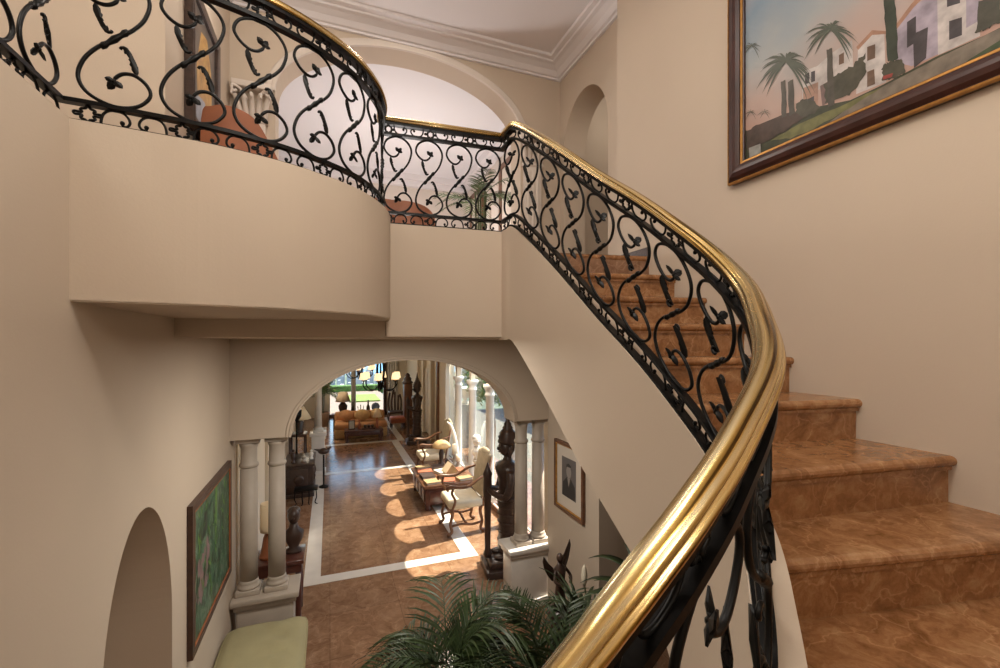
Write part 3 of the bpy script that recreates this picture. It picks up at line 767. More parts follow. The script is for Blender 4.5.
# seating group at the far end
t = thing('sofa', 'orange and gold throw covered sofa at the far end of the hall', 'sofa', (1.0, 16.2, 0))
m = MB(); m.bbox(-.85, .85, -.5, .5, .0, .30, .04); m.build('base', 'gold_fabric', t)
m = MB(); m.bbox(-.86, .86, -.52, .35, .28, .5, .08); m.build('seat', 'orange_fabric', t)
m = MB(); m.bbox(-.85, .85, .3, .55, .3, .78, .08); m.build('backrest', 'orange_fabric', t)
for x, y, w, c, l in ((.52, 16.2, .27, 'orange_fabric', 'orange cushion at the left of the sofa'), (1.05, 16.15, .27, 'gold_fabric', 'large gold cushion in the middle of the sofa'), (1.53, 16.2, .22, 'gold_fabric', 'small gold cushion at the right of the sofa')):
    m = MB(); m.ball((0, 0, 0), w, .14, .2, n=16, m=10); o = m.build('cushion', c); o.location = (x, y-.06, .71); o.rotation_euler = (-.5, 0, 0); tag(o, l, 'cushion', 'sofa cushions')
t = thing('coffee_table', 'low dark red wooden coffee table in front of the orange sofa', 'table', (1.04, 15.25, 0))
m = MB(); m.bbox(-.60, .60, -.28, .28, .32, .38, .015); m.build('top', 'wood_red', t)
m = MB(); m.bbox(-.54, .54, -.23, .23, .2, .32, .01); m.build('apron', 'wood_red', t)
for x in (-.53, .53):
    for y in (-.22, .22):
        m = MB(); m.tube(catmull([(x, y, .32), (x*1.06, y*1.1, .2), (x*.98, y, .08), (x*1.04, y*1.1, 0)], 4), .045, 8); m.build('leg', 'wood_red', t)
t = thing('photo_frame', 'standing photo frame with a pale picture on the coffee table', 'frame', (.66, 15.25, .38), .1)
m = MB(); m.bbox(-.10, .10, -.012, .012, 0, .30, .008); m.build('frame', 'wood_dark', t)
m = MB(); m.box(-.075, .075, -.016, -.011, .03, .27); m.build('picture', 'paper', t)
t = thing('table_lamp', 'small lamp with pale cone shade and red base on the coffee table', 'lamp', (1.47, 15.3, .38))
m = MB(); m.lathe([(.05, 0), (.05, .03), (.035, .08), (.04, .25), (.02, .33), (.01, .4)], n=12); m.build('base', 'book_red', t)
m = MB(); m.lathe([(.15, .36), (.07, .62), (.02, .62)], n=16); m.build('lamp_shade', 'shade_cream', t)
t = thing('vase', 'small red brown vase in the middle of the coffee table', 'vase', (.90, 15.3, .38)); m = MB(); m.lathe([(.04, 0), (.06, .08), (.05, .16), (.02, .2), (.025, .3)], n=12); m.build('body', 'book_red', t)
t = thing('tray', 'dark tray of small dark bowls on the coffee table', 'tray', (1.18, 15.2, .38))
m = MB(); m.bbox(-.2, .2, -.12, .12, 0, .03, .008); m.build('base', 'wood_dark', t)
m = MB()
for x in (-.1, .02, .13): m.lathe([(.03, .03), (.055, .09), (.045, .13)], (x, 0, 0), 10)
m.build('bowls', 'statue_dark', t)
t = thing('console_table', 'dark console table behind the orange sofa', 'table', (.95, 17.5, 0))
m = MB(); m.bbox(-.9, .9, -.2, .2, .52, .58, .01); m.build('top', 'wood_dark', t)
for x in (-.8, .8):
    m = MB(); m.bbox(x-.04, x+.04, -.15, .15, 0, .52, .01); m.build('leg', 'wood_dark', t)
t = thing('table_lamp', 'lamp with broad beige shade and dark urn base behind the sofa', 'lamp', (.45, 17.5, .58))
m = MB(); m.lathe([(.09, 0), (.10, .04), (.15, .18), (.16, .3), (.09, .4), (.03, .44), (.02, .5)], n=14); m.build('base', 'statue_dark', t)
m = MB(); m.lathe([(.27, .45), (.15, .80), (.03, .8)], n=18); m.build('lamp_shade', 'shade_beige', t)
for x, h, l in ((.80, .42, 'dark slim vase beside the beige lamp on the console'), (1.35, .46, 'dark slim bottle vase at the right of the console')):
    t = thing('vase', l, 'vase', (x, 17.5, .58)); m = MB(); m.lathe([(.05, 0), (.075, .08), (.06, .22), (.03, .3), (.03, h)], n=12); m.build('body', 'statue_dark', t)
t = thing('candelabra', 'small dark branched candle holder on the console', 'candle holder', (1.08, 17.5, .58)); m = MB(); m.lathe([(.06, 0), (.06, .02), (.015, .05), (.015, .3)], n=10)
for s in (-1, 1): m.tube(catmull([(0, 0, .12), (s*.08, 0, .1), (s*.11, 0, .26)], 4), .012, 6)
m.build('body', 'iron', t)
t = thing('plate', 'blue grey decorative plate on a stand on the console', 'plate', (1.62, 17.5, .58)); simple('blue_glaze', (.16, .22, .34), .3, var=.4, vscale=12)
m = MB(); n = 20
m.lathe([(.01, 0), (.10, .005), (.15, .03), (.155, .035), (.10, .012), (.01, .01)], (0, 0, 0), 20, T=lambda p: (p[0], -p[2]+.02, p[1]+.2)); m.build('dish', 'blue_glaze', t)
m = MB(); m.bbox(-.06, .06, -.03, .06, 0, .05, .005); m.build('stand', 'wood_dark', t)

# left side of the hall
t = thing('cabinet', 'black carved cabinet with a rosette door by the left wall of the hall', 'cabinet', (-.6, 10.55, 0))
m = MB(); m.bbox(-.27, .27, -.5, .5, .06, .66, .015); m.bbox(-.3, .3, -.53, .53, .64, .69, .012); m.bbox(-.29, .29, -.52, .52, 0, .08, .01); m.build('body', 'statue_dark', t)
m = MB(); m.bbox(-.17, .17, -.515, -.495, .14, .58, .008); m.lathe([(.10, 0), (.10, .012), (.06, .02), (.02, .03)], (0, 0, 0), 16, T=lambda p: (p[0], -.515-p[2], p[1]+.37)); m.build('door', 'bronze_dark', t)
for y in (-.25, .25):
    m = MB(); m.bbox(.262, .282, y-.19, y+.19, .14, .58, .008); m.lathe([(.09, 0), (.09, .012), (.05, .02), (.02, .03)], (0, 0, 0), 16, T=lambda p: (.282+p[2], y+p[0], p[1]+.37)); m.build('door', 'bronze_dark', t)
t = thing('side_table', 'small spindly wire table standing before the black cabinet', 'table', (-.45, 9.72, 0))
m = MB(); m.bbox(-.22, .22, -.16, .16, .27, .29, .006); m.build('top', 'iron', t)
for x in (-.19, -.06, .06, .19):
    m = MB(); m.tube(catmull([(x, -.14, .28), (x*1.05, -.15, .14), (x*.9, -.13, .03), (x*1.15, -.17, .0)], 4), .011, 6); m.build('leg', 'iron', t)
for x, y, h, r, mt, l in ((-.72, 10.25, .28, .05, 'statue_dark', 'dark figurine at the left of the black cabinet top'), (-.52, 10.3, .16, .05, 'stone', 'grey figurine in the middle of the black cabinet top'), (-.38, 10.45, .2, .045, 'white_glaze', 'white figurine at the right of the black cabinet top')):
    t = thing('figurine', l, 'ornament', (x, y, .69)); m = MB(); m.lathe([(r, 0), (r, .02), (r*.6, .04), (r*.9, h*.4), (r*1.1, h*.6), (r*.4, h*.75)], n=10); m.ball((0, 0, h*.88), r*.6); m.build('body', mt, t)
t = thing('bird_figure', 'dark bird shaped bowl standing on a slim stand by the black cabinet', 'ornament', (-.13, 10.6, 0))
m = MB(); m.lathe([(.1, 0), (.1, .03), (.02, .06), (.02, .72)], n=10); m.build('stand', 'iron', t)
m = MB(); m.ball((0, 0, .8), .12, .08, .07); m.tube([(.08, 0, .83), (.14, 0, .88), (.17, 0, .86)], [.03, .025, .006], 7); m.tube([(-.08, 0, .82), (-.2, 0, .86)], [.04, .005], 6); m.build('body', 'bronze_dark', t)
t = thing('floor_lamp', 'black torch floor lamp by the left wall behind the black cabinet', 'lamp', (-.72, 11.25, 0))
m = MB(); m.lathe([(.14, 0), (.14, .03), (.02, .06), (.02, 1.4)], n=12); m.build('pole', 'iron', t)
m = MB(); m.lathe([(.04, 1.4), (.10, 1.5), (.11, 1.66), (.09, 1.66)], n=14); m.build('head', 'iron', t)
t = thing('table_lamp', 'lamp with wide pale cone shade and dark base beside the slim white column', 'lamp', (-.68, 11.75, 1.03))
m = MB(); m.lathe([(.09, 0), (.09, .03), (.07, .1), (.09, .25), (.03, .32), (.02, .4)], n=12); m.build('base', 'statue_dark', t)
m = MB(); m.lathe([(.26, .34), (.09, .64), (.02, .64)], n=18); m.build('lamp_shade', 'shade_cream', t)
m = MB(); m.bbox(-.45, -.09, 11.57, 11.93, 0, .1, .01); m.bbox(-.42, -.12, 11.6, 11.9, .1, .94, .01); m.bbox(-.46, -.08, 11.56, 11.94, .94, 1.03, .015)
tag(m.build('pedestal', 'white_marble'), 'white stone pedestal under the slim white column far along the left wall', 'pedestal')
t = thing('lamp_table', 'tall dark side table under the wide cone shade lamp by the left wall', 'table', (-.72, 11.75, 0))
m = MB(); m.bbox(-.2, .2, -.22, .22, .97, 1.03, .01); m.build('top', 'wood_dark', t)
for x in (-.16, .16):
    for y in (-.18, .18):
        m = MB(); m.lathe([(.02, 0), (.03, .5), (.025, .97)], (x, y, 0), 8); m.build('leg', 'wood_dark', t)
t = thing('column', 'slim white column standing far along the left wall beside the potted palm', 'column', (-.27, 11.75, 1.03))
m = MB(); m.bbox(-.12, .12, -.12, .12, 0, .05, .006); m.lathe([(.11, .05), (.11, .08), (.09, .1), (.085, .13)], n=16); m.build('base', 'white_marble', t)
m = MB(); m.lathe([(.085, .13), (.078, 2.1)], n=16); m.build('shaft', 'white_marble', t)
m = MB(); m.lathe([(.08, 2.1), (.1, 2.12), (.085, 2.15), (.12, 2.2), (.12, 2.265)], n=16); m.build('capital', 'white_marble', t)
# carved stand with lamp and bust just behind the left columns
t = thing('carved_stand', 'dark carved wooden stand behind the left pair of columns', 'stand', (-.55, 5.75, 0))
m = MB(); m.bbox(-.25, .25, -.2, .2, .58, .70, .012); m.bbox(-.27, .27, -.22, .22, .68, .73, .008); m.build('top', 'wood_red', t)
for x in (-.21, .21):
    for y in (-.16, .16):
        m = MB(); m.lathe([(.035, 0), (.03, .1), (.04, .3), (.03, .58)], (x, y, 0), 10); m.build('leg', 'wood_red', t)
t = thing('table_lamp', 'lamp with tall translucent cylinder shade and copper cone base behind the left columns', 'lamp', (-.66, 5.75, .73))
m = MB(); m.lathe([(.10, 0), (.10, .03), (.085, .05), (.06, .22), (.03, .3), (.015, .42)], n=16); m.build('base', 'terracotta', t)
m = MB(); m.lathe([(.09, .30), (.095, .34), (.09, .62), (.08, .62), (.08, .32)], n=18); m.build('lamp_shade', 'shade_cream', t)
t = thing('bust', 'dark brown bust on the carved stand behind the left columns', 'bust', (-.40, 5.78, .73))
m = MB(); m.lathe([(.09, 0), (.09, .03), (.05, .06), (.1, .16), (.11, .24), (.05, .3), (.045, .34)], n=14, sy=.8); m.ball((0, -.01, .43), .07, .08, .095); m.ball((0, -.085, .42), .014, .018, .018); m.ball((0, .02, .48), .075, .075, .05); m.build('figure', 'bronze_dark', t)
# right side, far
t = thing('totem', 'tall dark carved totem cabinet by the far right wall of the hall', 'cabinet', (2.85, 17.6, 0))
m = MB(); m.bbox(-.2, .2, -.25, .25, 0, .25, .02); m.bbox(-.16, .16, -.2, .2, .25, 1.6, .02); m.build('body', 'wood_brown', t)
m = MB(); m.lathe([(.2, 1.6), (.22, 1.66), (.14, 1.72), (.16, 1.8), (.08, 1.88), (.1, 1.94), (.02, 2.02)], n=14); m.build('crest', 'wood_dark', t)
t = thing('ottoman', 'small pink upholstered stool far down the hall beside the second statue', 'stool', (2.36, 16.96, 0))
m = MB(); m.bbox(-.27, .27, -.25, .25, .22, .44, .05); m.build('seat', 'book_red', t)
for x in (-.22, .22):
    for y in (-.2, .2):
        m = MB(); m.lathe([(.02, 0), (.03, .22)], (x, y, 0), 8); m.build('leg', 'wood_dark', t)
t = thing('carved_chair', 'dark twisted root armchair far down the hall by the grey drape', 'armchair', (2.5, 18.4, 0))
m = MB(); m.bbox(-.28, .28, -.25, .25, .36, .44, .03); m.build('seat', 'wood_dark', t)
for x in (-.24, .24):
    for y in (-.2, .2):
        m = MB(); m.tube(catmull([(x, y, .4), (x*1.2, y, .2), (x, y*1.1, 0)], 4), .035, 7); m.build('leg', 'wood_dark', t)
m = MB()
for k in range(5): m.tube(catmull([(-.24+.12*k, .22, .42), (-.26+.13*k, .28, .8), (-.2+.1*k+.05*(k % 2), .3, 1.15+.12*sin(k*1.4))], 4), .04, 7)
m.build('backrest', 'wood_dark', t)
# pale double door panels behind the far statue
m = MB()
for y in (14.95, 15.45): m.bbox(HX1+.2, HX1+.25, y, y+.46, .05, 2.3, .01); m.bbox(HX1+.185, HX1+.2, y+.08, y+.38, .3, 1.1, .006); m.bbox(HX1+.185, HX1+.2, y+.08, y+.38, 1.25, 2.15, .006)
struct('door_1', m, 'door_white')

# chandeliers
def chandelier(label, loc, lit):
    t = thing('chandelier', label, 'chandelier', loc, 0, 'iron chandeliers in the hall')
    m = MB(); m.tube([(0, 0, .6), (0, 0, 1.1)], .012, 6); m.build('rod', 'iron', t)
    m = MB()
    for k in range(4):
        a = pi/4*k
        m.tube(catmull([(0, 0, .62), (.09*cos(a), .09*sin(a), .5), (.1*cos(a), .1*sin(a), .2), (0, 0, -.2), (-.1*cos(a), -.1*sin(a), .2), (-.09*cos(a), -.09*sin(a), .5), (0, 0, .62)], 5), .014, 6)
    m.build('cage', 'iron', t)
    for k in range(6):
        a = pi/3*k+.3; c, s = cos(a), sin(a)
        m = MB(); m.tube(catmull([(.03*c, .03*s, .0), (.15*c, .15*s, -.18), (.34*c, .34*s, -.2), (.47*c, .47*s, -.08), (.47*c, .47*s, .06)], 5), .016, 6); m.lathe([(.05, .05), (.06, .07), (.02, .08)], (.47*c, .47*s, 0), 10); ar = m.build('arm', 'iron', t)
        m = MB(); m.lathe([(.105, .10), (.075, .27), (.07, .27), (.10, .10)], (.47*c, .47*s, 0), 14); m.build('lamp_shade', 'shade_lit', ar)
chandelier('wrought iron chandelier with lit cream shades hanging in the hall', (1.27, 12.3, 2.14), True)
chandelier('wrought iron chandelier above the orange sofa, farther down the hall', (1.0, 16.6, 2.16), True)

# ------------------------------------------------------------------ bench under the green painting
t = thing('bench', 'upholstered bench with sage green tufted cushion under the green painting', 'bench', (-.53, 3.95, 0))
m = MB(); m.bbox(-.33, .33, -.62, .66, .42, .52, .015); m.build('frame', 'wood_dark', t)
for x in (-.28, .28):
    for y in (-.56, .6):
        m = MB(); m.lathe([(.025, 0), (.03, .1), (.04, .3), (.035, .43)], (x, y, 0), 12); m.build('leg', 'wood_dark', t)
m = MB(); nx, ny = 24, 40; vs = []
random.seed(4)
for j in range(ny+1):
    for i in range(nx+1):
        u = i/nx*2-1; v = j/ny*2-1
        e = (1-abs(u)**6)*(1-abs(v)**8)
        z = .60+.055*e**.5+.016*sin(5.2*v*pi+2.5*u+1.3*sin(3*v))*max(0, .32-abs(u-.3))*3
        k = max(abs(u), abs(v), 1e-6)/(abs(u)**7+abs(v)**12+1e-12)**(1/9.0) if max(abs(u), abs(v)) > .6 else 1
        k = min(1, max(.90, k))
        vs.append((u*.335*k, .02+v*.645*(1-(1-k)*.5), z))
top = len(vs)
vs2 = [(x*.985, y, .50) for x, y, z in vs]
m.add(vs, [(j*(nx+1)+i, j*(nx+1)+i+1, (j+1)*(nx+1)+i+1, (j+1)*(nx+1)+i) for j in range(ny) for i in range(nx)], True)
edge = [i for i in range(nx+1)]+[j*(nx+1)+nx for j in range(1, ny+1)]+[ny*(nx+1)+i for i in range(nx-1, -1, -1)]+[j*(nx+1) for j in range(ny-1, 0, -1)]
ev = [vs[k] for k in edge]+[(vs[k][0]*1.02, vs[k][1], .55) for k in edge]+[(vs[k][0]*.98, vs[k][1], .505) for k in edge]; ne = len(edge)
m.add(ev, [(k, (k+1) % ne, ne+(k+1) % ne, ne+k) for k in range(ne)]+[(ne+k, ne+(k+1) % ne, 2*ne+(k+1) % ne, 2*ne+k) for k in range(ne)]+[tuple(2*ne+k for k in range(ne))], True)
cu = m.build('cushion', 'sage', t)
m = MB(); m.tube([(ev[k][0]*1.005, ev[k][1], ev[k][2]-.002) for k in list(range(ne))+[0]], .007, 6); m.build('piping', 'sage', cu)
ART = [('ground',[(2.057,4.537),(1.901,4.52),(1.748,4.506),(1.637,4.479),(1.464,4.428),(1.324,4.429),(1.126,4.443),(0.968,4.436),(0.925,4.436),(0.925,4.255),(2.057,4.347)]),('road',[(1.675,4.322),(1.464,4.398),(1.332,4.419),(1.109,4.433),(0.925,4.436),(0.925,4.365),(1.044,4.356),(1.143,4.317),(1.332,4.309)]),('lawn',[(1.092,4.324),(1.019,4.366),(0.925,4.389),(0.925,4.259),(1.143,4.278)]),('verge',[(1.9,4.41),(1.848,4.416),(1.804,4.416),(1.761,4.425),(1.724,4.428),(1.648,4.426),(1.585,4.426),(1.52,4.419),(1.464,4.42),(1.43,4.421),(1.389,4.423),(1.356,4.419),(1.321,4.42),(1.357,4.41),(1.391,4.407),(1.43,4.398),(1.464,4.389),(1.507,4.385),(1.545,4.375),(1.595,4.376),(1.641,4.365),(1.672,4.363),(1.706,4.366),(1.737,4.371),(1.776,4.367),(1.807,4.383),(1.84,4.39),(1.872,4.402)]),('house',[(1.714,4.713),(1.626,4.695),(1.545,4.721),(1.454,4.726),(1.45,4.592),(1.459,4.567),(1.621,4.563),(1.621,4.471),(1.702,4.484)]),('salmon',[(1.702,4.617),(1.621,4.606),(1.621,4.471),(1.702,4.484)]),('brickwall',[(1.611,4.579),(1.464,4.59),(1.454,4.474),(1.6,4.466)]),('house',[(1.427,4.674),(1.366,4.704),(1.316,4.666),(1.308,4.434),(1.436,4.444)]),('roof',[(1.436,4.679),(1.366,4.718),(1.308,4.675),(1.308,4.661),(1.366,4.694),(1.427,4.659)]),('lilac',[(1.272,4.666),(1.208,4.718),(1.116,4.726),(1.116,4.449),(1.208,4.451),(1.272,4.507)]),('roof',[(1.276,4.673),(1.211,4.734),(1.15,4.769),(1.129,4.754),(1.204,4.71),(1.268,4.654)]),('house',[(1.119,4.746),(0.983,4.644),(0.983,4.442),(1.116,4.445)]),('lilac',[(1.025,4.676),(0.983,4.644),(0.983,4.506),(1.025,4.502)]),('dark',[(1.079,4.567),(1.038,4.556),(1.038,4.481),(1.079,4.487)]),('dark',[(1.086,4.687),(1.044,4.673),(1.044,4.619),(1.086,4.632)]),('brown',[(1.387,4.649),(1.353,4.642),(1.353,4.575),(1.387,4.58)]),('brown',[(1.387,4.527),(1.357,4.524),(1.353,4.449),(1.387,4.453)]),('dark',[(1.691,4.689),(1.669,4.684),(1.669,4.627),(1.691,4.631)]),('dark',[(1.658,4.681),(1.637,4.677),(1.637,4.62),(1.658,4.624)]),('dark',[(1.686,4.542),(1.642,4.542),(1.642,4.503),(1.686,4.503)]),('brown',[(1.516,4.687),(1.492,4.688),(1.492,4.632),(1.516,4.636)]),('dark',[(1.226,4.662),(1.193,4.667),(1.193,4.55),(1.226,4.544)]),('dark',[(1.204,4.593),(1.15,4.589),(1.157,4.457),(1.2,4.438)]),('hedge',[(1.741,4.547),(1.742,4.55),(1.722,4.55),(1.725,4.547),(1.714,4.557),(1.717,4.555),(1.705,4.558),(1.697,4.55),(1.68,4.546),(1.682,4.535),(1.659,4.538),(1.656,4.524),(1.649,4.52),(1.634,4.507),(1.637,4.508),(1.633,4.499),(1.629,4.489),(1.611,4.468),(1.606,4.452),(1.616,4.463),(1.625,4.458),(1.638,4.444),(1.651,4.449),(1.671,4.456),(1.673,4.446),(1.685,4.448),(1.702,4.452),(1.704,4.446),(1.721,4.45),(1.73,4.45),(1.743,4.445),(1.738,4.471),(1.745,4.491),(1.744,4.509),(1.738,4.513),(1.743,4.526)]),('hedge',[(1.593,4.578),(1.572,4.576),(1.565,4.584),(1.547,4.577),(1.546,4.591),(1.53,4.589),(1.52,4.597),(1.508,4.589),(1.494,4.592),(1.488,4.594),(1.475,4.594),(1.472,4.602),(1.448,4.586),(1.446,4.596),(1.44,4.61),(1.427,4.606),(1.425,4.618),(1.404,4.613),(1.394,4.625),(1.394,4.596),(1.404,4.59),(1.393,4.571),(1.393,4.544),(1.389,4.531),(1.397,4.517),(1.407,4.506),(1.418,4.498),(1.427,4.479),(1.433,4.472),(1.458,4.464),(1.466,4.451),(1.478,4.46),(1.498,4.46),(1.523,4.464),(1.539,4.466),(1.56,4.468),(1.585,4.474),(1.579,4.487),(1.588,4.508),(1.589,4.517),(1.582,4.544),(1.591,4.562)]),('cypress',[(1.32,4.897),(1.313,4.891),(1.308,4.888),(1.301,4.883),(1.294,4.876),(1.285,4.869),(1.28,4.867),(1.279,4.838),(1.274,4.81),(1.273,4.781),(1.268,4.752),(1.268,4.727),(1.265,4.7),(1.266,4.671),(1.263,4.638),(1.261,4.608),(1.263,4.577),(1.263,4.551),(1.259,4.519),(1.262,4.516),(1.268,4.516),(1.268,4.514),(1.275,4.517),(1.275,4.511),(1.279,4.51),(1.282,4.515),(1.288,4.516),(1.288,4.52),(1.294,4.526),(1.297,4.524),(1.301,4.53),(1.304,4.559),(1.306,4.588),(1.306,4.617),(1.309,4.648),(1.308,4.673),(1.311,4.707),(1.315,4.739),(1.313,4.766),(1.317,4.802),(1.318,4.834),(1.32,4.865)]),('hedge',[(1.321,4.511),(1.319,4.521),(1.312,4.525),(1.303,4.515),(1.306,4.526),(1.297,4.518),(1.29,4.526),(1.278,4.511),(1.27,4.514),(1.266,4.515),(1.252,4.507),(1.244,4.508),(1.247,4.506),(1.243,4.497),(1.243,4.489),(1.236,4.476),(1.236,4.459),(1.234,4.452),(1.231,4.441),(1.236,4.432),(1.249,4.438),(1.25,4.429),(1.256,4.436),(1.264,4.427),(1.267,4.426),(1.285,4.439),(1.289,4.439),(1.295,4.436),(1.301,4.443),(1.312,4.445),(1.324,4.448),(1.326,4.455),(1.319,4.472),(1.325,4.487),(1.321,4.497),(1.328,4.504)]),('red',[(1.32,4.469),(1.28,4.461),(1.284,4.444),(1.32,4.45)]),('hedge',[(0.987,4.585),(0.975,4.58),(0.967,4.588),(0.954,4.581),(0.943,4.577),(0.936,4.579),(0.929,4.578),(0.926,4.547),(0.925,4.535),(0.926,4.511),(0.922,4.499),(0.924,4.479),(0.922,4.454),(0.931,4.456),(0.936,4.461),(0.947,4.463),(0.955,4.453),(0.958,4.458),(0.967,4.456),(0.974,4.454),(0.977,4.462),(0.981,4.458),(0.984,4.459),(0.995,4.46),(0.999,4.465),(0.993,4.475),(0.99,4.498),(0.991,4.52),(0.99,4.551),(0.988,4.567)]),('rampart',[(2.061,4.539),(2.03,4.534),(2.014,4.543),(1.994,4.545),(1.969,4.538),(1.908,4.533),(1.864,4.529),(1.804,4.525),(1.758,4.512),(1.746,4.502),(1.728,4.484),(1.719,4.47),(1.702,4.454),(1.72,4.446),(1.738,4.438),(1.762,4.442),(1.78,4.43),(1.808,4.42),(1.849,4.428),(1.879,4.416),(1.915,4.415),(1.951,4.413),(1.982,4.41),(2.022,4.417),(2.052,4.412),(2.06,4.446),(2.058,4.481),(2.062,4.508)]),('trunk',[(1.832,4.723),(1.825,4.721),(1.821,4.72),(1.819,4.719),(1.812,4.721),(1.806,4.719),(1.804,4.72),(1.803,4.683),(1.8,4.648),(1.8,4.61),(1.796,4.575),(1.799,4.54),(1.798,4.506),(1.799,4.506),(1.806,4.507),(1.809,4.505),(1.818,4.511),(1.819,4.509),(1.825,4.509),(1.829,4.543),(1.829,4.581),(1.827,4.612),(1.827,4.647),(1.831,4.688)]),('trunk',[(1.789,4.696),(1.783,4.697),(1.778,4.699),(1.774,4.699),(1.767,4.699),(1.764,4.698),(1.758,4.697),(1.756,4.667),(1.753,4.634),(1.752,4.6),(1.754,4.568),(1.752,4.536),(1.745,4.497),(1.754,4.501),(1.759,4.501),(1.767,4.502),(1.769,4.497),(1.776,4.498),(1.783,4.499),(1.782,4.53),(1.787,4.567),(1.788,4.6),(1.787,4.631),(1.788,4.666)]),('trunk',[(1.577,4.752),(1.569,4.749),(1.564,4.745),(1.563,4.748),(1.556,4.748),(1.552,4.745),(1.549,4.747),(1.546,4.696),(1.546,4.644),(1.542,4.594),(1.541,4.545),(1.538,4.496),(1.536,4.445),(1.539,4.442),(1.547,4.443),(1.553,4.444),(1.556,4.443),(1.562,4.444),(1.568,4.446),(1.571,4.496),(1.571,4.549),(1.573,4.598),(1.574,4.648),(1.573,4.698)]),('tag',[(2.043,4.423),(1.963,4.418),(1.96,4.347),(2.039,4.347)])]
